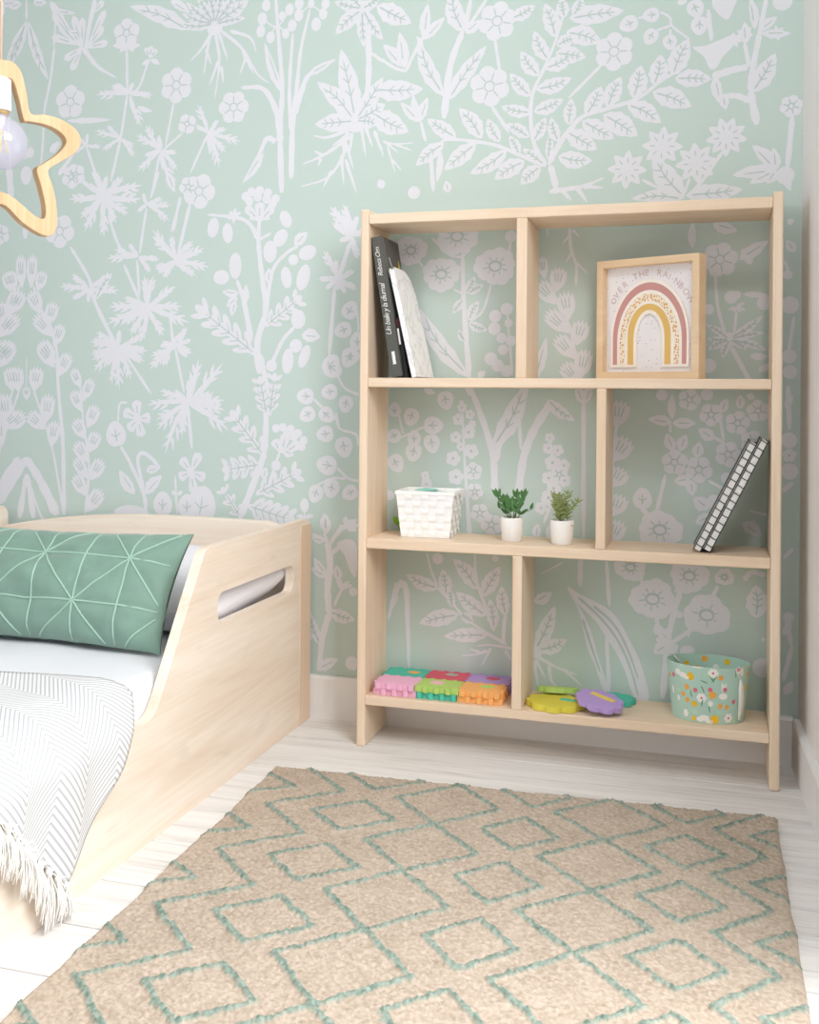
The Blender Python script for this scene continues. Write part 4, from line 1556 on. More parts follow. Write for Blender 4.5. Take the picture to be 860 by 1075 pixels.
# bright green sprig behind the basket
def leaf_mesh(mb, base, direction, length, width, curl=0.25, n=5, up=Vector((0, 0, 1)), mi=0):
    d = Vector(direction).normalized(); sd = d.cross(up)
    sd = sd.normalized() if sd.length > 1e-4 else Vector((1, 0, 0)); nn = sd.cross(d).normalized()
    vs = []; b = Vector(base)
    for i in range(n + 1):
        s_ = i / n; w = width * 0.5 * (math.sin(PI * s_ ** 0.75) ** 0.8 if 0 < s_ < 1 else 0.02); c = b + d * length * s_ + nn * (-curl * length * s_ * s_)
        vs += [c - sd * w + nn * w * 0.25, c, c + sd * w + nn * w * 0.25]
    fs = []
    for i in range(n):
        fs += [(3 * i, 3 * i + 1, 3 * i + 4, 3 * i + 3), (3 * i + 1, 3 * i + 2, 3 * i + 5, 3 * i + 4)]
    mb.add(vs, fs, mi, True)
sp = thing('leaf_sprig', 'bright green leaf tip peeking out behind the woven basket', 'leaf', (-0.748, -0.045, Z2))
mb = MB(); mb.tube([(-0.742, -0.045, Z2 + 0.0006), (-0.744, -0.046, Z2 + 0.012), (-0.748, -0.046, Z2 + 0.02)], 0.0009, 6); obj('stem', mb, mat('leaf_stem_green', (120, 160, 60), 0.6), sp)
mb = MB()
for d, l_ in (((-0.35, -0.1, 1), 0.024), ((0.25, 0.1, 1), 0.02), ((-0.1, 0.2, 0.9), 0.02)): leaf_mesh(mb, (-0.7475, -0.046, Z2 + 0.016), d, l_, 0.012, 0.2, up=Vector((0, 1, 0.2)))
obj('foliage', mb, mat('bright_leaf_green', (130, 190, 40), 0.5), sp)

# ---------------------------------------------------------------- two small potted plants
pot_m = mat('matt_white_pot', (246, 245, 243), 0.45, 0.3); soil = mat('dark_soil', (52, 40, 32), 0.95, 0.05, bump=(300, 0.8))
def pot(x, y, name, label, r=0.0262):
    t = thing(name, label, 'plant', (x, y, Z2 + 0.0004), group='small potted plants on the middle shelf')
    mb = MB(); k_ = r / 0.0262
    mb.lathe([(0.0215 * k_, 0), (0.0228 * k_, 0.0015), (0.0258 * k_, 0.04), (r, 0.0535), (r - 0.0003, 0.0545), (r - 0.0022, 0.0545), (r - 0.003, 0.047)], (x, y, Z2 + 0.0004), 36, cap1=False)
    obj('pot', mb, pot_m, t)
    mb = MB(); mb.lathe([(0.0005, 0.0485), (r - 0.003, 0.0475)], (x, y, Z2 + 0.0004), 24, cap1=False); obj('soil', mb, soil, t)
    return t
rnd = random.Random(11)
pl1 = pot(-0.4515, -0.112, 'potted_plant', 'white potted plant with broad dark green oval leaves, nearer the basket')
leafm = mat('dark_green_leaf', (72, 120, 62), 0.4, 0.5, noise=(60, 0.25)); leafm2 = mat('olive_green_leaf', (134, 146, 88), 0.55, 0.3, noise=(80, 0.3)); stem_m = mat('green_plant_stem', (86, 110, 58), 0.6)
zt = Z2 + 0.049
mbs, mbl = MB(), MB()
stems = [(-0.034, -0.004, 0.060), (-0.020, 0.004, 0.046), (-0.006, -0.008, 0.042), (0.010, 0.004, 0.060), (0.028, -0.002, 0.062), (0.022, -0.010, 0.044), (0.042, 0.004, 0.026), (-0.030, 0.008, 0.026)]
for sx, sy, hh in stems:
    b0 = Vector((pl1.location.x + sx * 0.22, pl1.location.y + sy * 0.6, zt - 0.003)); tip = Vector((pl1.location.x + sx, pl1.location.y + sy, zt + hh * 0.9))
    mid = (b0 + tip) / 2 + Vector((-sx * 0.12, 0, 0.004))
    P = [Vector(p) for p in smoothline([tuple(b0), tuple(mid), tuple(tip)], 6)]; mbs.tube(P, [0.0012 - 0.0006 * i / (len(P) - 1) for i in range(len(P))], 5)
    nl = 3 if hh > 0.04 else 1
    for i in range(nl):
        q = 0.45 + 0.5 * i / max(1, nl - 1); p = P[min(len(P) - 1, int(q * (len(P) - 1)))]
        for sd in (1, -1):
            d = Vector((sd * (0.85 - 0.35 * q) + sx * 9, rnd.uniform(-0.4, 0.2), 0.7 + 0.4 * q)); leaf_mesh(mbl, p, d, rnd.uniform(0.018, 0.025), rnd.uniform(0.0075, 0.0095), 0.12, up=Vector((0, -1, 0.35)))
    leaf_mesh(mbl, P[-1], (sx * 8, -0.1, 1), 0.019, 0.008, 0.1, up=Vector((0, -1, 0.2)))
obj('stems', mbs, stem_m, pl1); obj('foliage', mbl, leafm, pl1)
pl2 = pot(-0.3345, -0.126, 'potted_plant', 'white potted plant with thin feathery olive green leaves, nearer the divider', 0.0268)
mbs, mbl = MB(), MB()
for i in range(10):
    th = rnd.uniform(0, 2 * PI); rr_ = rnd.uniform(0.2, 1.0); sx, sy = 0.030 * rr_ * math.cos(th), 0.016 * rr_ * math.sin(th); hh = rnd.uniform(0.034, 0.072) * (1.05 - 0.3 * rr_)
    if i == 0: sx, sy, hh = -0.017, 0, 0.066
    if i == 1: sx, sy, hh = 0.012, 0, 0.070
    if i == 2: sx, sy, hh = 0.034, 0, 0.052
    b0 = Vector((pl2.location.x + sx * 0.3, pl2.location.y + sy * 0.6, zt - 0.003)); tip = Vector((pl2.location.x + sx, pl2.location.y + sy, zt + hh * 0.9))
    P = [Vector(p) for p in smoothline([tuple(b0), tuple((b0 + tip) / 2 + Vector((-sx * 0.2, 0, 0.004))), tuple(tip)], 5)]; mbs.tube(P, 0.0007, 5)
    for j in range(2, len(P)):
        for sd in (1, -1):
            d = Vector((sd * rnd.uniform(0.5, 1.0) + sx * 6, rnd.uniform(-0.7, 0.5), rnd.uniform(0.4, 1.0))); leaf_mesh(mbl, P[j], d, rnd.uniform(0.012, 0.019), rnd.uniform(0.0030, 0.0044), 0.2, 4, up=Vector((0, -1, 0.3)))
    leaf_mesh(mbl, P[-1], (sx * 5, 0, 1), 0.013, 0.004, 0.1, 4, up=Vector((0, -1, 0.2)))
leaf_mesh(mbl, (pl2.location.x + 0.012, pl2.location.y - 0.01, zt), (0.9, -0.4, -0.1), 0.024, 0.004, 0.3, 4)
obj('stems', mbs, stem_m, pl2); obj('foliage', mbl, leafm2, pl2)

# ---------------------------------------------------------------- two ring-bound notebooks leaning on the right
nb_black = mat('black_notebook_cover', (30, 31, 33), 0.5); nb_page = mat('white_page_block', (232, 232, 230), 0.7); wire = mat('dark_binding_wire', (60, 62, 64), 0.4, 0.5)
tl = math.radians(26.0)
def notebook(x, label, ln):
    t = thing('spiral_notebook', label, 'notebook', (x, -0.155, Z2 + 0.0008 + 0.0170 * math.sin(tl)), (0, tl, 0), 'spiral notebooks on the middle shelf')
    T, D = 0.0170, 0.115
    for x0 in (0.0, T - 0.0016):
        mb = MB(); mb.box(x0, x0 + 0.0016, -0.0008, D, 0, ln); obj('cover', mb, nb_black, t, world=False)
    mb = MB(); mb.box(0.0026, T - 0.0022, -0.0012, D - 0.003, 0.002, ln - 0.002, 0)
    mb.box(-0.0008, -0.0001, -0.001, 0.003, 0.002, ln - 0.002, 0)
    obj('pages', mb, nb_page, t, world=False)
    mb = MB(); n = 15
    for i in range(n):
        z = ln * (i + 0.5) / n + 0.004
        pts = [(T / 2 + (T / 2 - 0.0002) * math.cos(a), -0.0008 - 0.0018 * math.sin(a), z + 0.002 * (a / PI - 0.5)) for a in [PI * q / 10 for q in range(11)]]
        mb.tube(pts, 0.0011, 6)
    obj('wire_binding', mb, wire, t, world=False)
    return t
notebook(-0.0485, 'spiral notebook leaning on another one, left of the leaning pair', 0.262); notebook(-0.0278, 'spiral notebook leaning against the right side of the bookcase, right of the pair', 0.268)

# ---------------------------------------------------------------- foam play mat tiles, bottom shelf left
foam = lambda n, c: mat('foam_' + n, c, 0.75, 0.15, bump=(500, 0.25))
PINK, TEAL, RED, LIME, ORANGE, PURPLE, YEL = foam('pink', (244, 190, 220)), foam('teal', (92, 200, 178)), foam('red', (218, 100, 118)), foam('lime', (186, 218, 122)), foam('orange', (248, 186, 116)), foam('purple', (186, 160, 218)), foam('yellow', (222, 210, 84))
GREY_G = foam('grey_green', (170, 190, 178))
def tile_outline(w, d, teeth=3, amp=0.0065, ph=0):
    pts = []
    def edge(p0, p1, nrm, off):
        L_ = math.hypot(p1[0] - p0[0], p1[1] - p0[1]); ux, uy = (p1[0] - p0[0]) / L_, (p1[1] - p0[1]) / L_; n = teeth * 2 + 1; st_ = L_ / n
        for i in range(n):
            out_ = ((i + off) % 2) * amp; a, b2 = i * st_, (i + 1) * st_
            for q, o_ in ((a + (0 if i else 0), out_), (b2, out_)) if out_ == 0 else ((a + 0.0006, 0.0), (a + 0.0006, out_ * 0.7), (a + 0.0024, out_), (b2 - 0.0024, out_), (b2 - 0.0006, out_ * 0.7), (b2 - 0.0006, 0.0)):
                pts.append((p0[0] + ux * q + nrm[0] * o_, p0[1] + uy * q + nrm[1] * o_))
    hw, hd = w / 2, d / 2
    edge((-hw, -hd), (hw, -hd), (0, -1), ph); edge((hw, -hd), (hw, hd), (1, 0), 1 - ph); edge((hw, hd), (-hw, hd), (0, 1), ph); edge((-hw, hd), (-hw, -hd), (-1, 0), 1 - ph)
    return [p for i, p in enumerate(pts) if math.hypot(p[0] - pts[i - 1][0], p[1] - pts[i - 1][1]) > 1e-6]
def foam_tile(label, x, y, z, w, d, mm, insert=None, ins_c=(0, 0), rot=0.0, tilt=(0, 0), th=0.0140, ph=0, shape='rect', group='foam puzzle tiles on the bottom shelf left'):
    t = thing('foam_tile', label, 'foam tile', (x, y, z), (tilt[0], tilt[1], rot), group)
    mb = MB(); po = tile_outline(w, d, 3 if w > 0.07 else 2, 0.006, ph) if shape == 'rect' else flower_outline(w / 2, d / 2)
    mb.prism(po, lambda u, v, h: (u, v, h), 0, th); obj('foam', mb, mm, t, 0.0011, world=False)
    if insert is not None:
        mb = MB(); iw, idp = insert[1], insert[2]; n = 20
        po = [(ins_c[0] + iw / 2 * (1 + 0.12 * math.sin(a * 4)) * math.cos(a), ins_c[1] + idp / 2 * (1 + 0.12 * math.sin(a * 4)) * math.sin(a)) for a in [2 * PI * i / n for i in range(n)]] if insert[3] == 'blob' else [(ins_c[0] - iw / 2, ins_c[1] - idp / 2), (ins_c[0] + iw / 2, ins_c[1] - idp / 2), (ins_c[0] + iw / 2, ins_c[1] + idp / 2), (ins_c[0] - iw / 2, ins_c[1] + idp / 2)]
        mb.prism(po, lambda u, v, h: (u, v, h), th - 0.004, th + 0.0012); obj('insert', mb, insert[0], t, 0.0006, world=False)
    return t
def flower_outline(rx, ry, n=9):
    pts = []
    for i in range(n * 8):
        a = 2 * PI * i / (n * 8); r = 0.86 + 0.14 * abs(math.cos(n * a / 2)) ** 0.8
        pts.append((rx * r * math.cos(a), ry * r * math.sin(a)))
    return pts
zb = Z3 + 0.0005; th = 0.0140
X3 = (-0.7155, -0.6145, -0.5135); YFR, YBK, TW, TD = -0.1285, -0.0553, 0.0942, 0.0664; zt2 = zb + th + 0.0006
foam_tile('pink foam tile, lower layer of the stack, left front corner', X3[0], YFR, zb, TW, TD, PINK, ph=0)
foam_tile('teal foam tile, lower layer of the stack, under the lime one', X3[1], YFR, zb, TW, TD, TEAL, ph=1)
foam_tile('orange foam tile, lower layer of the stack, under another orange one', X3[2], YFR, zb, TW, TD, ORANGE, ph=0)
foam_tile('pink foam tile with scalloped edge lying on top of the pink tile', X3[0], YFR - 0.001, zt2, TW, TD, PINK, ph=1)
foam_tile('lime green foam tile with a pale pink insert, top layer', X3[1], YFR - 0.001, zt2, TW, TD, LIME, (foam('pale_pink', (244, 196, 206)), 0.034, 0.026, 'blob'), (-0.008, 0.004), ph=0)
foam_tile('orange foam tile with a lime insert, top layer, right front', X3[2], YFR - 0.001, zt2, TW, TD, ORANGE, (LIME, 0.032, 0.022, 'blob'), (0.01, 0.006), ph=1)
foam_tile('teal foam tile with an orange insert at the back of the stack', X3[0], YBK, zt2, TW, TD, TEAL, (ORANGE, 0.03, 0.02, 'blob'), (0.016, 0.0), ph=0)
foam_tile('red foam tile with a grey green insert at the back', X3[1], YBK, zt2, TW, TD, RED, (GREY_G, 0.03, 0.02, 'blob'), (0.008, 0.008), ph=1)
foam_tile('purple foam tile with a red insert beside the divider', X3[2], YBK, zt2, TW, TD, PURPLE, (RED, 0.032, 0.02, 'blob'), (0.008, 0.004), ph=0)
foam_tile('purple foam tile at the back of the lower layer beside the divider', X3[2], YBK, zb, TW, TD, PURPLE, ph=1)
foam_tile('teal foam tile at the back of the lower layer', X3[0], YBK, zb, TW, TD, TEAL, ph=1)
foam_tile('red foam tile at the back of the lower layer', X3[1], YBK, zb, TW, TD, RED, ph=0)
# loose flower-shaped foam pieces, bottom shelf right
G2 = 'flower shaped foam pieces on the bottom shelf right'
foam_tile('yellow flower shaped foam piece with a teal insert lying flat', -0.346, -0.128, zb, 0.134, 0.112, YEL, (TEAL, 0.034, 0.014, 'rect'), (0.025, 0.012), rot=-0.15, shape='flower', th=0.014, group=G2)
foam_tile('lime flower shaped foam piece behind the yellow one', -0.352, -0.058, zb + 0.0118, 0.098, 0.078, LIME, None, rot=0.2, shape='flower', th=0.012, tilt=(-0.22, 0.02), group=G2)
foam_tile('teal flower shaped foam piece at the back right of the pile', -0.232, -0.060, zb + 0.0002, 0.118, 0.084, TEAL, None, rot=0.1, shape='flower', th=0.013, tilt=(0.0, 0.0), group=G2)
foam_tile('purple flower shaped foam piece with a yellow strip on top of the pile', -0.247, -0.138, zb + 0.0165, 0.112, 0.092, PURPLE, (foam('soft_yellow', (232, 206, 110)), 0.058, 0.014, 'rect'), (0.0, 0.012), rot=-0.45, shape='flower', th=0.013, tilt=(0.08, 0.15), group=G2)

# ---------------------------------------------------------------- mint printed bucket
bu = thing('bucket', 'mint green fabric bucket printed with flowers and yellow dots', 'bucket', (-0.0155, -0.0985, Z3 + 0.0004))
def bk_r(z): return 0.0755 + (0.0885 - 0.0755) * (z / 0.122)
ry_ = 0.72
def bsurf(th, z, off=0.0):
    r = bk_r(z) + off; rim = 0.006 * math.cos(th + 2.6)
    return (-0.0155 + r * math.cos(th), -0.0985 + (r * ry_) * math.sin(th), Z3 + 0.0004 + z * (1 + rim))
cols = {'mint': (184, 216, 204), 'yellow': (240, 196, 50), 'orange': (244, 178, 80), 'white': (244, 244, 240), 'pink': (222, 120, 140), 'green': (110, 160, 120), 'pale': (190, 224, 200)}
cm_ = {k_: mat('bucket_print_' + k_, v, 0.6, 0.3) for k_, v in cols.items()}; order = list(cols)
mb = MB()
mb.grid(72, 8, lambda u, v: bsurf(2 * PI * u, 0.122 * v), 0)
mb.grid(72, 8, lambda u, v: bsurf(2 * PI * u, 0.003 + 0.119 * v, -0.0022), 0, flip=True)
mb.grid(72, 1, lambda u, v: bsurf(2 * PI * u, 0.122, -0.0022 * v), 0)
mb.grid(72, 1, lambda u, v: bsurf(2 * PI * u, 0.0, -bk_r(0) * 0.999 * v), 0)
mb.grid(72, 1, lambda u, v: bsurf(2 * PI * u, 0.003, -0.0022 - (bk_r(0) - 0.003) * 0.999 * v), 0)
_kk = [0]
def spot(th, z, rw, rh, colr, inside=False, rot=0.0, n=10):
    _kk[0] += 1; off = (0.0004 + _kk[0] * 2e-6) * (1 if not inside else -1) + (-0.0022 if inside else 0); vs = []
    for i in range(n):
        a = 2 * PI * i / n; du, dz = rw * math.cos(a) * math.cos(rot) - rh * math.sin(a) * math.sin(rot), rw * math.cos(a) * math.sin(rot) + rh * math.sin(a) * math.cos(rot)
        vs.append(bsurf(th + du / 0.08, min(0.1215, max(0.001, z + dz)), off))
    f = tuple(range(n)); mb.add(vs, [f if not inside else f[::-1]], order.index(colr))
# crop pixels of the print read off the front of the bucket: x -> angle, y -> height
def ang_x(px): 
    q = max(-0.985, min(0.985, (px - 415) / 345.0)); return -PI / 2 + math.asin(q)
def zz(py): return 0.122 * (690 - py) / 500.0
for px, py, r, c_ in [(270, 285, 34, 'yellow'), (235, 385, 24, 'orange'), (200, 455, 22, 'orange'), (235, 500, 22, 'orange'), (297, 525, 26, 'yellow'), (455, 432, 32, 'orange'), (480, 650, 40, 'yellow'), (525, 528, 22, 'orange'), (583, 538, 20, 'orange'), (522, 275, 22, 'orange'), (285, 655, 22, 'yellow'),
                      (90, 320, 22, 'orange'), (740, 380, 26, 'yellow'), (738, 255, 20, 'orange'), (740, 180, 16, 'orange')]: spot(ang_x(px), zz(py), r * 0.00024, r * 0.00026, c_)
for px, py, w_, h_ in [(165, 265, 34, 28), (205, 285, 40, 26), (235, 300, 26, 18), (330, 190, 50, 14), (385, 640, 44, 28), (345, 655, 34, 24), (430, 670, 36, 20), (550, 370, 22, 34), (548, 440, 40, 30), (535, 340, 8, 26), (565, 345, 8, 26), (215, 620, 26, 36), (440, 510, 22, 26), (155, 500, 18, 26), (110, 440, 18, 40), (130, 180, 16, 22), (195, 185, 16, 16), (690, 240, 20, 32), (715, 420, 18, 20)]: spot(ang_x(px), zz(py), w_ * 0.00024, h_ * 0.00024, 'white')
for px, py in [(457, 238), (360, 465), (605, 635), (670, 205)]:
    for i in range(6): spot(ang_x(px) + 0.0062 / 0.08 * math.cos(i * PI / 3), zz(py) + 0.0062 * math.sin(i * PI / 3), 0.0046, 0.0046, 'white')
    spot(ang_x(px), zz(py), 0.0026, 0.0026, 'pink')
for px, py in [(308, 402), (435, 385), (125, 305), (640, 490), (560, 380), (660, 200)]: spot(ang_x(px), zz(py), 0.0048, 0.0052, 'pink')
for px, py, rt in [(448, 290, 0.6), (468, 290, -0.6), (270, 440, 0.2), (372, 385, 0.4), (395, 265, 1.4), (640, 240, 0.1), (385, 320, 1.2), (430, 560, 0.2), (365, 510, -0.2)]: spot(ang_x(px), zz(py), 0.0014, 0.0085, 'green', rot=rt)
for px, py in [(395, 262), (520, 590), (160, 430), (300, 600), (650, 670)]: spot(ang_x(px), zz(py), 0.008, 0.005, 'pale')
for i, (th_, z_) in enumerate([(PI / 2 - 0.5, 0.11), (PI / 2 + 0.1, 0.112), (PI / 2 + 0.6, 0.1), (PI / 2 - 0.9, 0.1), (PI / 2 + 0.3, 0.09), (1.0, 0.075), (0.4, 0.105), (PI / 2 - 0.2, 0.095)]): spot(th_, z_, 0.007, 0.007, ('yellow', 'orange', 'yellow', 'white')[i % 4], True)
obj('body', mb, [cm_[k_] for k_ in order], bu)
def handle(th0, lab):
    mb = MB(); a0 = bsurf(th0, 0.1, 0.002); n = 12; pts = []
    w_ = 0.0085; zl = [0.098, 0.090, 0.078, 0.06, 0.04, 0.02, 0.008]; ww = [0.0018, 0.005, 0.0075, w_, w_, 0.007, 0.0035]
    for q, wq in zip(zl, ww):
        for sd in (-1, 0, 1):
            p = Vector(bsurf(th0 + 0.10 * (0.098 - q) / 0.09 + sd * wq / 0.085, q, 0.003 + 0.004 * math.sin(PI * (0.098 - q) / 0.095) - 0.0012 * abs(sd))); pts.append(p)
    fs = []
    for i in range(len(zl) - 1):
        for j in range(2): fs.append((3 * i + j, 3 * i + j + 1, 3 * i + 4 + j, 3 * i + 3 + j))
    mb.add(pts, fs, 0, True); hd = obj('handle', mb, mat('white_handle', (240, 240, 236), 0.6), bu, solid=0.002, label=lab)
    mb = MB(); mb.tube([Vector(bsurf(th0 - 0.16, 0.114, 0.001)), Vector(bsurf(th0 - 0.08, 0.106, 0.0022)), Vector(bsurf(th0, 0.096, 0.0035))], 0.0012, 6); obj('handle_cord', mb, mat('white_handle', (240, 240, 236), 0.6), hd)
handle(-0.70, 'white leaf-shaped handle strap')
mb = MB(); mb.tube([Vector(bsurf(2.62, 0.12, -0.003)), Vector(bsurf(2.56, 0.112, -0.008)), Vector(bsurf(2.35, 0.10, -0.010))], 0.0022, 6); obj('inner_strap', mb, mat('white_handle', (240, 240, 236), 0.6), bu, label='pale strap inside the rim')
# ================================================================== BED
bed_y = wood('pale_bed_wood_side', BED_L, BED_D, 1, 0.8, contrast=1.0, knots=0.22); bed_x = wood('pale_bed_wood_head', BED_L, BED_D, 0, 0.8, contrast=0.8, knots=0.15)
PX1, PX0, BEDL, FOOT = -0.985, -1.007, -1.905, -1.80
bed = thing('bed', 'low pale wooden toddler bed with solid sides and a slot cut in the near side', 'bed', ((PX1 + BEDL) / 2, -0.9, 0))
def arc(c, r, a0, a1, n=7): return [(c[0] + r * math.cos(math.radians(a0 + (a1 - a0) * i / n)), c[1] + r * math.sin(math.radians(a0 + (a1 - a0) * i / n))) for i in range(n + 1)]
def side_outline():
    """(y,z) outline, head end at the right (larger y)"""
    pts = [(FOOT, 0), (-0.020, 0)]
    pts += arc((-0.050, 0.475), 0.030, 0, 90)
    pts += arc((-0.565, 0.470), 0.035, 90, 146)          # front top corner
    pts += [(-0.745, 0.268)]
    pts += arc((-0.800, 0.262), 0.042, -34, -90, 6)[0:0]
    pts += smoothline([(-0.758, 0.250), (-0.772, 0.234), (-0.792, 0.223), (-0.815, 0.2205)], 4)
    pts += [(FOOT + 0.02, 0.2205)] + arc((FOOT + 0.02, 0.2005), 0.02, 90, 180, 4)
    return pts
def slot_outline(n_):
    z0, z1, y0, y1, r = 0.340, 0.405, -0.530, -0.128, 0.026
    return arc((y1 - r, z0 + r), r, -90, 0, 6) + arc((y1 - r, z1 - r), r, 0, 90, 6) + arc((y0 + r, z1 - r), r, 90, 180, 6) + arc((y0 + r, z0 + r), r, 180, 270, 6)
def panel_with_slot(name, x0, x1):
    bm = bmesh.new(); vs_o = [bm.verts.new((x1, y, z)) for y, z in side_outline()]; vs_i = [bm.verts.new((x1, y, z)) for y, z in slot_outline(0)]
    es = [bm.edges.new((l[i], l[(i + 1) % len(l)])) for l in (vs_o, vs_i) for i in range(len(l))]
    bmesh.ops.triangle_fill(bm, use_beauty=True, use_dissolve=False, edges=es)
    # keep only faces outside the slot
    for f in list(bm.faces):
        c = f.calc_center_median()
        if -0.530 < c.y < -0.128 and 0.340 < c.z < 0.405: bm.faces.remove(f)
    r = bmesh.ops.extrude_face_region(bm, geom=list(bm.faces)); bmesh.ops.translate(bm, vec=(x0 - x1, 0, 0), verts=[v for v in r['geom'] if isinstance(v, bmesh.types.BMVert)])
    bmesh.ops.recalc_face_normals(bm, faces=bm.faces)
    bmesh.ops.translate(bm, vec=-Vector(bed.location), verts=bm.verts)
    me = bpy.data.meshes.new(name); bm.to_mesh(me); bm.free(); me.materials.append(bed_y)
    o = bpy.data.objects.new(name, me); C.objects.link(o); o.parent = bed
    md = o.modifiers.new('bevel', 'BEVEL'); md.width = 0.003; md.segments = 2; md.limit_method = 'ANGLE'; md.angle_limit = math.radians(50)
    return o
panel_with_slot('side_panel', PX0, PX1)
mb = MB(); mb.prism(side_outline(), lambda u, v, h: (h, u, v), BEDL, BEDL + 0.022); o = obj('side_panel', mb, bed_y, bed, 0.003); fixnormals(o)
# headboard: arched top, its end grain closes the corner with the near side
hb = [(BEDL + 0.022, 0.06), (PX0, 0.06), (PX0, 0.478), (PX0 - 0.04, 0.484)] + [(x, 0.4995 - 0.045 * ((x + 1.40) / 0.46) ** 2 * (1.0 if x < -1.40 else 0.18)) for x in np.linspace(-1.09, -1.86, 16)] + [(BEDL + 0.022, 0.40)]
mb = MB(); mb.prism(hb, lambda u, v, h: (u, h, v), -0.062, -0.030); o = obj('headboard', mb, bed_x, bed, 0.004); fixnormals(o)
mb = MB(); mb.box(PX1 - 0.002, PX1 + 0.0018, -0.086, -0.0185, 0.0, 0.492); o = obj('corner_post', mb, wood('bed_end_grain', BED_D, (222, 190, 158), 2, 0.8, contrast=0.7), bed, 0.001)
mb = MB(); mb.box(BEDL + 0.022, PX0, FOOT + 0.002, FOOT + 0.024, 0, 0.2205); obj('footboard', mb, bed_x, bed, 0.003)
mb = MB(); mb.box(BEDL + 0.022, PX0, FOOT + 0.024, -0.064, 0.085, 0.105)
for i in range(12): mb.box(BEDL + 0.022, PX0, FOOT + 0.06 + i * 0.135, FOOT + 0.13 + i * 0.135, 0.105, 0.115)
obj('slatted_base', mb, bed_x, bed)

sheet = mat('white_cotton_sheet', (224, 226, 231), 0.9, 0.1, noise=(6, 0.01))
MX0, MX1, MY0, MY1, MZ0, MZ1 = BEDL + 0.025, PX0 - 0.002, FOOT + 0.028, -0.066, 0.116, 0.286
def puff(mb, x0, x1, y0, y1, z0, z1, r, crown=0.0, wr=0.0, nx=44, ny=56):
    """rounded box as one closed skin: top with softened rim, sides, bottom"""
    def prof(t, a0, a1): return a0 + (a1 - a0) * t
    def top(u, v):
        x, y = prof(u, x0, x1), prof(v, y0, y1)
        dx, dy = min(x - x0, x1 - x), min(y - y0, y1 - y)
        def drop(d): return 0 if d >= r else r - math.sqrt(max(0, r * r - (r - d) ** 2))
        z = z1 - max(drop(dx), drop(dy)) + crown * (math.sin(PI * u) * math.sin(PI * v)) ** 0.5
        z += wr * (float(vnoise(x * 9 + 3, y * 5 + 1)) - 0.5) * min(1, dx * 20)
        return (x, y, z)
    e = lambda t: 0.5 - 0.5 * math.cos(PI * t)
    mb.grid(nx, ny, lambda u, v: top(e(u), e(v)))
    zr = z1 - r
    for (a, b2) in (((x0, y0), (x1, y0)), ((x1, y0), (x1, y1)), ((x1, y1), (x0, y1)), ((x0, y1), (x0, y0))):
        mb.grid(8, 3, lambda u, v: (a[0] + (b2[0] - a[0]) * u, a[1] + (b2[1] - a[1]) * u, z0 + (zr - z0) * v))
    mb.box(x0, x1, y0, y1, z0, z0 + 0.001)
mt_ = thing('mattress', 'white mattress with a fitted sheet lying in the wooden bed', 'mattress', ((MX0 + MX1) / 2, (MY0 + MY1) / 2, MZ0))
mb = MB(); puff(mb, MX0, MX1, MY0, MY1, MZ0, MZ1, 0.035, 0.006, 0.006); obj('fitted_sheet', mb, sheet, mt_)

# cushions: generic puffy shape; W width axis, Uh height axis, Nn outward axis
def cushion_surface(c, W, Uh, Nn, w, h, th, pinch=0.06, wob=0.0, sd=1, pa=3.2):
    c, W, Uh, Nn = map(Vector, (c, W, Uh, Nn))
    def f(a, b2):           # a,b2 in -1..1
        ed = 1 - pinch * (1 - a * a) * (abs(b2) ** 3); ew = 1 - pinch * 0.55 * (1 - b2 * b2) * (abs(a) ** 3)
        t = (max(0.0, 1 - abs(a) ** pa) ** 0.62) * (max(0.0, 1 - abs(b2) ** (2.4 if pa < 5 else 5)) ** 0.62)
        n = wob * (float(vnoise(a * 4 + 20 + sd * 7, b2 * 2.2 + 4)) - 0.5) + wob * 0.5 * (float(vnoise(a * 9 + 2, b2 * 5 + 9 + sd)) - 0.5)
        return c + W * (a * w / 2 * ew) + Uh * (b2 * h / 2 * ed) + Nn * (sd * (th / 2 * t) + n * t)
    return f
def cushion_mesh(mb, front, back, nx=48, ny=28):
    e = lambda t: math.sin((2 * t - 1) * PI / 2)
    mb.grid(nx, ny, lambda u, v: front(e(u), e(v))); mb.grid(nx, ny, lambda u, v: back(e(u), e(v)), flip=True)
# white pillow behind
pw = thing('pillow', 'plump white pillow behind the green cushion, visible through the slot in the bed side', 'pillow', (-1.42, -0.34, 0.385))
tp = math.radians(4); Wp, Up = (1, 0, 0), (0, math.cos(tp), math.sin(tp)); Np = (0, -math.sin(tp), math.cos(tp)); pc = (-1.415, -0.300, 0.3665)
fr_, ba_ = cushion_surface(pc, Wp, Up, Np, 0.81, 0.41, 0.150, 0.02, 0.022, 1, 9), cushion_surface(pc, Wp, Up, Np, 0.81, 0.41, 0.136, 0.02, 0.0, -1, 9)
mb = MB(); cushion_mesh(mb, fr_, ba_); obj('pillowcase', mb, mat('white_pillowcase', (240, 240, 247), 0.85, 0.12), pw)
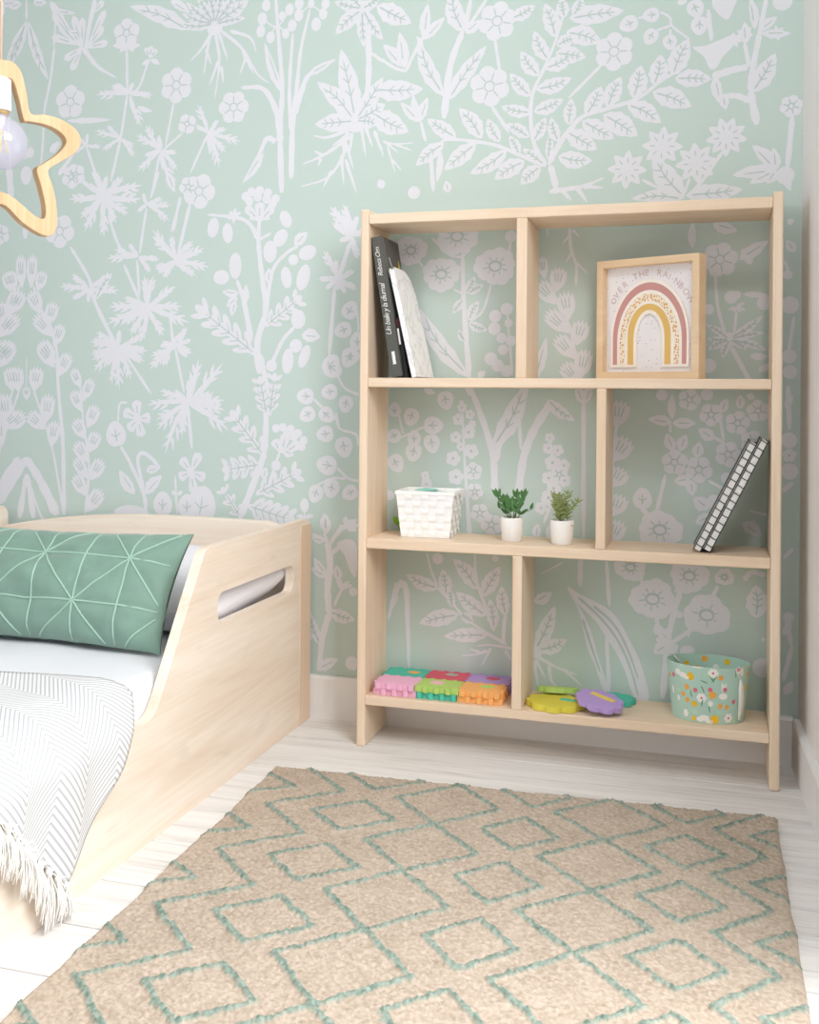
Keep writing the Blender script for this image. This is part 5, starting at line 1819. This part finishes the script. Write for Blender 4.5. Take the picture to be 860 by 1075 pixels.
# green pintucked cushion
velvet = mat('sage_green_velvet', (121, 152, 139), 0.55, 0.25, sheen=0.35, noise=(14, 0.10), bump=(120, 0.06)); cordm = mat('pale_green_pintuck', (164, 198, 182), 0.6, 0.25)
gc = thing('cushion', 'long green velvet cushion with raised triangle pintuck lines on the bed', 'cushion', (-1.39, -0.53, 0.39))
U3 = Vector((0, 0.13, 0.215)).normalized(); N3 = Vector((0, -0.215, 0.13)).normalized(); CW, CH = 0.640, 0.262; cc = Vector((-1.076 - CW / 2 + 0.010, -0.550, 0.4050))
fg, bg = cushion_surface(cc, (1, 0, 0), U3, N3, CW, CH, 0.135, 0.095, 0.022, 1), cushion_surface(cc, (1, 0, 0), U3, N3, CW, CH, 0.09, 0.085, 0.004, -1)
lat = []                                    # pintuck lattice in (distance from right end, height) metres
colx = lambda k: 0.1005 + 0.101 * k
rowz = (0.0815, 0.182)
def to_ab(s_, h_): return (1 - 2 * s_ / CW, 2 * h_ / CH - 1)
def seg(p, q): lat.append((p, q))
dz = rowz[1] - rowz[0]
for k in range(0, 6):
    seg((colx(k), 0.004), (colx(k), CH - 0.004))
for r in rowz: seg((0.012, r), (CW - 0.012, r))
for k in range(-2, 8):
    if k % 2 == 0:
        n_ = (colx(k), rowz[1])
        for sd in (-1, 1):
            seg(n_, (n_[0] + sd * 0.101 * 0.95, CH - 0.004) if k % 2 else (n_[0] + sd * 0.101 * (CH - 0.004 - rowz[1]) / dz, CH - 0.004)); seg(n_, (n_[0] + sd * 0.101, rowz[0]))
    else:
        n_ = (colx(k), rowz[0])
        for sd in (-1, 1): seg(n_, (n_[0] + sd * 0.101 * (rowz[0] - 0.004) / dz, 0.004))
def dist_cord(s_, h_):
    d_ = 9
    for p, q in lat:
        vx, vy = q[0] - p[0], q[1] - p[1]; L2 = vx * vx + vy * vy; t = max(0, min(1, ((s_ - p[0]) * vx + (h_ - p[1]) * vy) / L2)); d_ = min(d_, math.hypot(s_ - p[0] - vx * t, h_ - p[1] - vy * t))
    return d_
def fg2(a, b2):
    p = fg(a, b2); s_, h_ = (1 - a) * CW / 2, (b2 + 1) * CH / 2
    d_ = dist_cord(s_, h_); return p + N3 * (-0.0055 * math.exp(-(d_ / 0.009) ** 2) + 0.0025)
mb = MB(); cushion_mesh(mb, fg2, bg, 96, 48); obj('cover', mb, velvet, gc)
mb = MB()
for p, q in lat:
    if max(p[0], q[0]) > CW - 0.01 and min(p[0], q[0]) > CW - 0.01: continue
    if min(p[0], q[0]) < 0.008 and max(p[0], q[0]) < 0.008: continue
    n = 16; P = []
    for i in range(n + 1):
        s_, h_ = p[0] + (q[0] - p[0]) * i / n, p[1] + (q[1] - p[1]) * i / n
        if not (0.010 < s_ < CW - 0.01): continue
        a, b2 = to_ab(s_, h_); P.append(fg(a, b2) + N3 * (-0.0022))
    if len(P) > 2: mb.tube(P, 0.0021, 6)
obj('pintuck_cord', mb, cordm, gc)

# ---------------------------------------------------------------- throw with herringbone lines and knotted fringe
def throw_material():
    mt = bpy.data.materials.new('herringbone_throw'); mt.use_nodes = True; nt = mt.node_tree; L = nt.links.new; b = nt.nodes['Principled BSDF']; b.inputs['Roughness'].default_value = 0.95; b.inputs['Specular IOR Level'].default_value = 0.08
    uv = nt.nodes.new('ShaderNodeUVMap'); uv.uv_map = 'weave'; sp_ = nt.nodes.new('ShaderNodeSeparateXYZ'); L(uv.outputs[0], sp_.inputs[0])
    def M(op, a, b2=None):
        n = nt.nodes.new('ShaderNodeMath'); n.operation = op
        for i, v in enumerate((a, b2)):
            if v is None: continue
            if isinstance(v, (int, float)): n.inputs[i].default_value = v
            else: L(v, n.inputs[i])
        return n.outputs[0]
    tri = M('PINGPONG', sp_.outputs[0], 0.082)           # zig-zag columns
    ph = M('ADD', sp_.outputs[1], M('MULTIPLY', tri, 0.95))
    st = M('PINGPONG', ph, 0.0058)
    line = M('LESS_THAN', st, 0.0021)
    c = nt.nodes.new('ShaderNodeMix'); c.data_type = 'RGBA'; c.inputs[6].default_value = (*lin((226, 226, 227)), 1); c.inputs[7].default_value = (*lin((182, 185, 190)), 1); L(line, c.inputs[0]); L(c.outputs[2], b.inputs['Base Color'])
    bp = nt.nodes.new('ShaderNodeBump'); bp.inputs['Strength'].default_value = 0.35; bp.inputs['Distance'].default_value = 0.0015; L(line, bp.inputs['Height']); bp.invert = True; L(bp.outputs['Normal'], b.inputs['Normal'])
    return mt
tw = thing('throw_blanket', 'white herringbone throw with knotted fringe hanging over the side of the bed', 'blanket', (-1.05, -1.1, 0.29))
# across-profile from the mattress, over the rail and down outside: (x, z, arc length)
prof = [(-1.72, 0.2955), (-1.5, 0.2965), (-1.3, 0.2965), (-1.12, 0.296), (-1.06, 0.2935), (-1.025, 0.283), (-1.002, 0.263), (-0.985, 0.243), (-0.9765, 0.228), (-0.9745, 0.21), (-0.9735, 0.16), (-0.9735, 0.10), (-0.9745, 0.04)]
prof = [tuple(p) for p in smoothline(prof, 5)]
acc = [0]
for p, q in zip(prof[:-1], prof[1:]): acc.append(acc[-1] + math.hypot(q[0] - p[0], q[1] - p[1]))
TL = acc[-1]; rail_s = next(a for a, p in zip(acc, prof) if p[1] < 0.262)
def on_prof(s_):
    s_ = max(0, min(TL - 1e-6, s_))
    for i in range(len(acc) - 1):
        if acc[i + 1] >= s_:
            t = (s_ - acc[i]) / (acc[i + 1] - acc[i]); return (prof[i][0] + (prof[i + 1][0] - prof[i][0]) * t, prof[i][1] + (prof[i + 1][1] - prof[i][1]) * t)
S_EDGE = rail_s - 0.02                       # where the cloth leaves the mattress
S_TIP = TL - 0.012                         # the hanging corner
YT, YR, YC = -0.900, -0.812, -1.078
YH = -1.305                                # where the hem climbs back onto the mattress
def throw_pt(i, k):
    """i along the bed, k across: 0..1 flat part, 1..2 hanging triangle"""
    if k <= 1:
        s_ = S_EDGE * k; y0 = YT + (YR - YT) * k; y1 = -1.62 + (YH + 1.62) * k ** 1.5; y = y0 + (y1 - y0) * i
    else:
        q = k - 1; top_y = YR + (YH - YR) * i; bot_y = YC + (YH - YC) * i; bow = 0.014 * math.sin(PI * q) * (1 - i)
        y = top_y + (bot_y - top_y) * q + bow
        sb = S_TIP + (S_EDGE - S_TIP) * i; s_ = S_EDGE + (sb - S_EDGE) * q
    x, z = on_prof(s_); fold = 0.0
    if k > 1: fold = 0.011 * (0.5 + 0.5 * math.sin(y * 44 + 1.0 + s_ * 4)) * min(1, (k - 1) * 2.2)
    zb = 0.0045 * float(vnoise(y * 14 + 5, s_ * 11 + 2)) if k <= 1.05 else 0
    return Vector((x + fold, y, z + zb)), s_
mb = MB(); uvs = []
NI, NK = 56, 90
def gp(u, v):
    p, s_ = throw_pt(u, v * 2); uvs.append((p.y * 1.0 + 0.35 * (s_ - S_EDGE), s_)); return p
mb.grid(NI, NK, gp)
o = obj('cloth', mb, throw_material(), tw, solid=0.003)
ul = o.data.uv_layers.new(name='weave')
for lp in o.data.loops: ul.data[lp.index].uv = uvs[lp.vertex_index]
fringe_m = mat('white_fringe_yarn', (247, 246, 243), 0.95, 0.05)
rnd = random.Random(21); NT = 13
for t_ in range(NT):
    i = 0.02 + 0.92 * t_ / (NT - 1)
    p, _ = throw_pt(i, 2.0); mb = MB()
    if p.z > 0.262: continue
    ln = rnd.uniform(0.062, 0.098)
    if p.z - ln < 0.004: ln = p.z - 0.004
    kn = p + Vector((0.004, 0, -0.004))
    mb.lathe([(0.0008, 0.008), (0.0045, 0.005), (0.0058, 0), (0.0045, -0.006), (0.002, -0.009)], kn, 10)
    for q in range(26):
        a, r = rnd.uniform(0, 2 * PI), rnd.uniform(0.15, 1)
        e_ = Vector((0.004 + 0.007 * r * math.cos(a), 0.012 * r * math.sin(a) + rnd.uniform(-.008, .004), -ln * rnd.uniform(0.6, 1.0)))
        s0 = kn + Vector((0.003 * math.cos(a), 0.003 * math.sin(a), -0.006))
        m1 = s0 + e_ * 0.45 + Vector((0.004 + rnd.uniform(-.001, .003), rnd.uniform(-.005, .005), 0)); en = kn + e_
        P = [Vector(v) for v in smoothline([tuple(s0), tuple(m1), tuple(en)], 4)]
        for v in P: v.x = max(v.x, -0.9815 if v.z < 0.24 else v.x); v.z = max(v.z, 0.003)
        mb.tube(P, 0.00095, 5)
    for q in range(5):                      # loose ends above the knot
        a = rnd.uniform(0, 2 * PI); mb.tube([kn, kn + Vector((0.006, 0.008 * math.cos(a), 0.006 * math.sin(a))), kn + Vector((0.009, 0.014 * math.cos(a), 0.012 * math.sin(a) - 0.004))], 0.0009, 5)
    obj('tassel', mb, fringe_m, tw)

# ================================================================== RUG
def build_rug():
    x0, x1, L_ = -0.916, 0.115, 1.52; nx, ny = 430, 600
    U, V = np.meshgrid(np.linspace(0, 1, nx), np.linspace(0, 1, ny), indexing='ij')
    ytop = -0.381 + 0.038 * U + 0.004 * (vnoise(U * 14, U * 0 + 3) - 0.5)
    Y = ytop - V * L_
    xl = x0 + 0.038 * V * L_ / 1.0 + 0.006 * (vnoise(V * 22, V * 0 + 8) - 0.5); xr = x1 + 0.006 * (vnoise(V * 20, V * 0 + 5) - 0.5) + 0.016 * V
    X = xl + (xr - xl) * U
    segs = []
    def diamond(cx, cy, hw, hh): 
        q = [(cx, cy + hh), (cx + hw, cy - 0.0), (cx, cy - hh), (cx - hw, cy)]; segs.extend((q[i], q[(i + 1) % 4]) for i in range(4))
    for n in range(-2, 7):
        for kx, ky, pr in ((-0.505, -0.583, 0.2035), (-0.193, -0.560, 0.2025)):
            diamond(kx, ky - pr * n - pr / 2, 0.104, pr / 2)
        diamond(-0.345, -0.577 - 0.2015 * n, 0.071, 0.074); diamond(-0.665, -0.590 - 0.2070 * n, 0.083, 0.072); diamond(-0.050, -0.563 - 0.1930 * n, 0.068, 0.068)
        yl = -0.695 - 0.2130 * n; segs.append(((-0.725, yl), (-0.845, yl + 0.1065))); segs.append(((-0.725, yl), (-0.845, yl - 0.1065)))
        segs.append(((-0.828, yl - 0.006), (-0.925, yl + 0.058))); segs.append(((-0.828, yl - 0.006), (-0.925, yl - 0.07)))
        yr = -0.449 - 0.197 * n; segs.append(((0.0, yr), (0.088, yr + 0.0985))); segs.append(((0.0, yr), (0.088, yr - 0.0985)))
        segs.append(((0.062, yr - 0.012), (0.130, yr + 0.045))); segs.append(((0.062, yr - 0.012), (0.130, yr - 0.065)))
    jx = X + 0.006 * (vnoise(X * 160, Y * 160) - 0.5) + 0.004 * (vnoise(X * 55 + 9, Y * 55) - 0.5); jy = Y + 0.006 * (vnoise(X * 160 + 40, Y * 160 + 7) - 0.5) + 0.004 * (vnoise(X * 55, Y * 55 + 30) - 0.5)
    D = np.full(X.shape, 9.0)
    for (ax, ay), (bx, by) in segs:
        if max(ay, by) < -2.0 or min(ay, by) > -0.25: continue
        vx, vy = bx - ax, by - ay; t = np.clip(((jx - ax) * vx + (jy - ay) * vy) / (vx * vx + vy * vy), 0, 1)
        np.minimum(D, np.hypot(jx - ax - vx * t, jy - ay - vy * t), out=D)
    green = 1 - np.clip((D - 0.0036) / 0.0034, 0, 1)
    n1, n2, n3 = vnoise(X * 190, Y * 190), vnoise(X * 420, Y * 420), vnoise(X * 24, Y * 24)
    nub = 0.55 * n1 + 0.45 * n2
    ed = np.minimum(np.minimum(U, 1 - U) * 1.03, np.minimum(V, 1 - V) * L_)
    Z = 0.0075 + 0.0042 * nub + green * (0.0015 + 0.0035 * n2) + 0.0012 * n3 - 0.006 * np.clip(1 - ed / 0.007, 0, 1)
    me = bpy.data.meshes.new('rug'); top = np.stack([X, Y, Z], -1).reshape(-1, 3)
    idx = np.arange(nx * ny).reshape(nx, ny)
    per = np.concatenate([idx[:, 0], idx[-1, 1:], idx[-2::-1, -1], idx[0, -2:0:-1]])
    low = top[per].copy(); low[:, 2] = 0.0006; nb = len(per); base = nx * ny
    verts = np.concatenate([top, low])
    q = np.stack([idx[:-1, :-1], idx[:-1, 1:], idx[1:, 1:], idx[1:, :-1]], -1).reshape(-1, 4)
    ar = np.arange(nb); s4 = np.stack([per, np.roll(per, -1), base + np.roll(ar, -1), base + ar], -1)
    faces = np.concatenate([q, s4]); nf = len(faces)
    me.vertices.add(len(verts)); me.vertices.foreach_set('co', verts.astype(np.float32).ravel())
    me.loops.add(nf * 4); me.loops.foreach_set('vertex_index', faces.astype(np.int32).ravel())
    me.polygons.add(nf); me.polygons.foreach_set('loop_start', np.arange(0, nf * 4, 4, dtype=np.int32)); me.polygons.foreach_set('loop_total', np.full(nf, 4, np.int32))
    me.polygons.foreach_set('use_smooth', np.ones(nf, bool)); me.update(calc_edges=True)
    a = np.array(lin(RUG_A)); b2 = np.array(lin(RUG_B)); g1 = np.array(lin(RUG_G1)); g2 = np.array(lin(RUG_G2))
    mixn = np.clip(0.5 + 1.25 * (0.45 * vnoise(X * 230 + 11, Y * 230) + 0.4 * vnoise(X * 390 + 5, Y * 390 + 77) + 0.15 * n3 - 0.5), 0, 1)[..., None]
    jute = b2 + (a - b2) * mixn; gr = g2 + (g1 - g2) * vnoise(X * 260, Y * 200)[..., None]; col = jute * (1 - green[..., None]) + gr * green[..., None]
    colr = np.ones((len(verts), 4), np.float32); colr[:base, :3] = col.reshape(-1, 3); colr[base:, :3] = colr[per, :3]
    ca = me.color_attributes.new('weave_colour', 'FLOAT_COLOR', 'POINT'); ca.data.foreach_set('color', colr.ravel())
    mt = bpy.data.materials.new('woven_jute'); mt.use_nodes = True; nt = mt.node_tree; b = nt.nodes['Principled BSDF']; b.inputs['Roughness'].default_value = 0.95; b.inputs['Specular IOR Level'].default_value = 0.05
    at = nt.nodes.new('ShaderNodeVertexColor'); at.layer_name = 'weave_colour'; nt.links.new(at.outputs[0], b.inputs['Base Color'])
    me.materials.append(mt); o = bpy.data.objects.new('rug', me); C.objects.link(o)
    tag(o, 'beige woven jute rug with green diamond lines on the whitewashed floor', 'rug'); return o
build_rug()

# ================================================================== STAR PENDANT
pd = thing('pendant_lamp', 'star shaped bent wood pendant lamp with a clear globe bulb and white socket', 'pendant lamp', (-1.2224, -0.9185, 1.2575))
K = 1.85 / 1096.56
ux, uy = Vector((0.503, 0.864, 0)), Vector((0, 0, 1)); un = Vector((0.864, -0.503, 0))     # star plane: across, up, towards the room
def star_f(u, v, h):
    return tuple(Vector(pd.location) + ux * u + uy * v - un * h)
def true_size(r):
    out_ = []
    for x, y in r:
        u = x * K / 0.996; u = u / (1 - 0.686 * u / 1.85); out_.append((u, (0.443 + (150 - y) * K) * (1 + 0.686 * u / 1.85) - 0.443))
    return out_
outer_r = [(0, 64), (10, 66), (19, 76), (25, 98), (29.5, 119.5), (45, 121), (62, 126), (77, 136), (82.5, 149), (76, 161), (60, 171), (48.5, 180), (54, 198), (58, 220), (57.5, 240), (52, 247.5), (41, 246), (22, 234), (0, 215)]
inner_r = [(0, 82.5), (7, 83), (12, 88), (17.5, 106), (22.5, 126.5), (28, 128), (44, 131), (57, 136.5), (66, 145), (66, 153), (57, 163), (44, 172), (36.5, 178), (41, 195), (45.5, 214), (46, 226), (43, 230), (34, 226), (0, 202)]
def full(r):
    r = true_size(r); L2 = [(-x, y) for x, y in r[1:-1]][::-1]
    pts = r + L2; return [tuple(p) for p in closed(pts, 5)]
mb = MB(); mb.ring(full(outer_r), full(inner_r), star_f, -0.010, 0.010); o = obj('star_frame', mb, wood('honey_ply', (222, 192, 156), (196, 158, 116), 2, 1.4, contrast=0.9), pd, 0.0012); fixnormals(o)
L0 = Vector(pd.location); wht = mat('white_lamp_socket', (250, 250, 250), 0.4, 0.4)
mb = MB(); mb.lathe([(0.006, 0.116), (0.013, 0.1155), (0.0172, 0.112), (0.0178, 0.108), (0.0185, 0.058), (0.0178, 0.0565), (0.0165, 0.0565)], L0, 32); obj('socket', mb, wht, pd)
def bulb_glass():
    mt = bpy.data.materials.new('clear_bulb_glass'); mt.use_nodes = True; nt = mt.node_tree; L = nt.links.new
    for n in list(nt.nodes):
        if n.type != 'OUTPUT_MATERIAL': nt.nodes.remove(n)
    out = next(n for n in nt.nodes if n.type == 'OUTPUT_MATERIAL')
    tr = nt.nodes.new('ShaderNodeBsdfTransparent'); tr.inputs[0].default_value = (0.93, 0.92, 0.975, 1)
    gl = nt.nodes.new('ShaderNodeBsdfGlossy'); gl.inputs['Roughness'].default_value = 0.03
    tl_ = nt.nodes.new('ShaderNodeBsdfDiffuse'); tl_.inputs[0].default_value = (0.86, 0.83, 0.98, 1)
    m1 = nt.nodes.new('ShaderNodeMixShader'); m1.inputs[0].default_value = 0.27; L(tr.outputs[0], m1.inputs[1]); L(tl_.outputs[0], m1.inputs[2])
    m2 = nt.nodes.new('ShaderNodeMixShader'); m2.inputs[0].default_value = 0.06; L(m1.outputs[0], m2.inputs[1]); L(gl.outputs[0], m2.inputs[2]); L(m2.outputs[0], out.inputs[0]); return mt
Rb = 0.0468; prof_b = [(0.0001, -Rb)] + [(Rb * math.sin(t), -Rb * math.cos(t)) for t in np.linspace(0.12, PI - 0.34, 22)] + [(0.0142, 0.0466), (0.0128, 0.0505)]
mb = MB(); mb.lathe(prof_b, L0, 48, cap0=False, cap1=False); bulb = obj('bulb', mb, bulb_glass(), pd)
mb = MB(); mb.lathe([(0.0145, 0.058), (0.0150, 0.054), (0.0140, 0.0525), (0.0148, 0.0505), (0.0125, 0.049)], L0, 28); obj('bulb_cap', mb, mat('brass_screw_cap', (176, 148, 98), 0.35, 0.7), bulb)
mb = MB(); mb.lathe([(0.009, 0.050), (0.0085, 0.034), (0.004, 0.026), (0.003, 0.02)], L0, 16)
obj('glass_stem', mb, mat('frosted_stem', (228, 228, 232), 0.3), bulb)
mb = MB()
for i in range(4):
    a = PI / 4 + i * PI / 2; mb.tube([L0 + Vector((0.006 * math.cos(a), 0.006 * math.sin(a), 0.022)), L0 + Vector((0.0125 * math.cos(a), 0.0125 * math.sin(a), -0.017))], 0.0017, 8)
obj('filament', mb, mat('pale_yellow_filament', (240, 222, 130), 0.6), bulb)
mb = MB(); mb.tube([L0 + Vector((0, 0, 0.114)), L0 + Vector((0.001, 0, 0.5)), Vector((L0.x + 0.001, L0.y, 2.49))], 0.0021, 8); obj('cord', mb, mat('beige_fabric_cord', (224, 196, 178), 0.9), pd)
mb = MB(); mb.lathe([(0.045, 0), (0.045, 0.018), (0.02, 0.0245)], (L0.x + 0.001, L0.y, 2.475), 28); obj('ceiling_rose', mb, wht, pd)
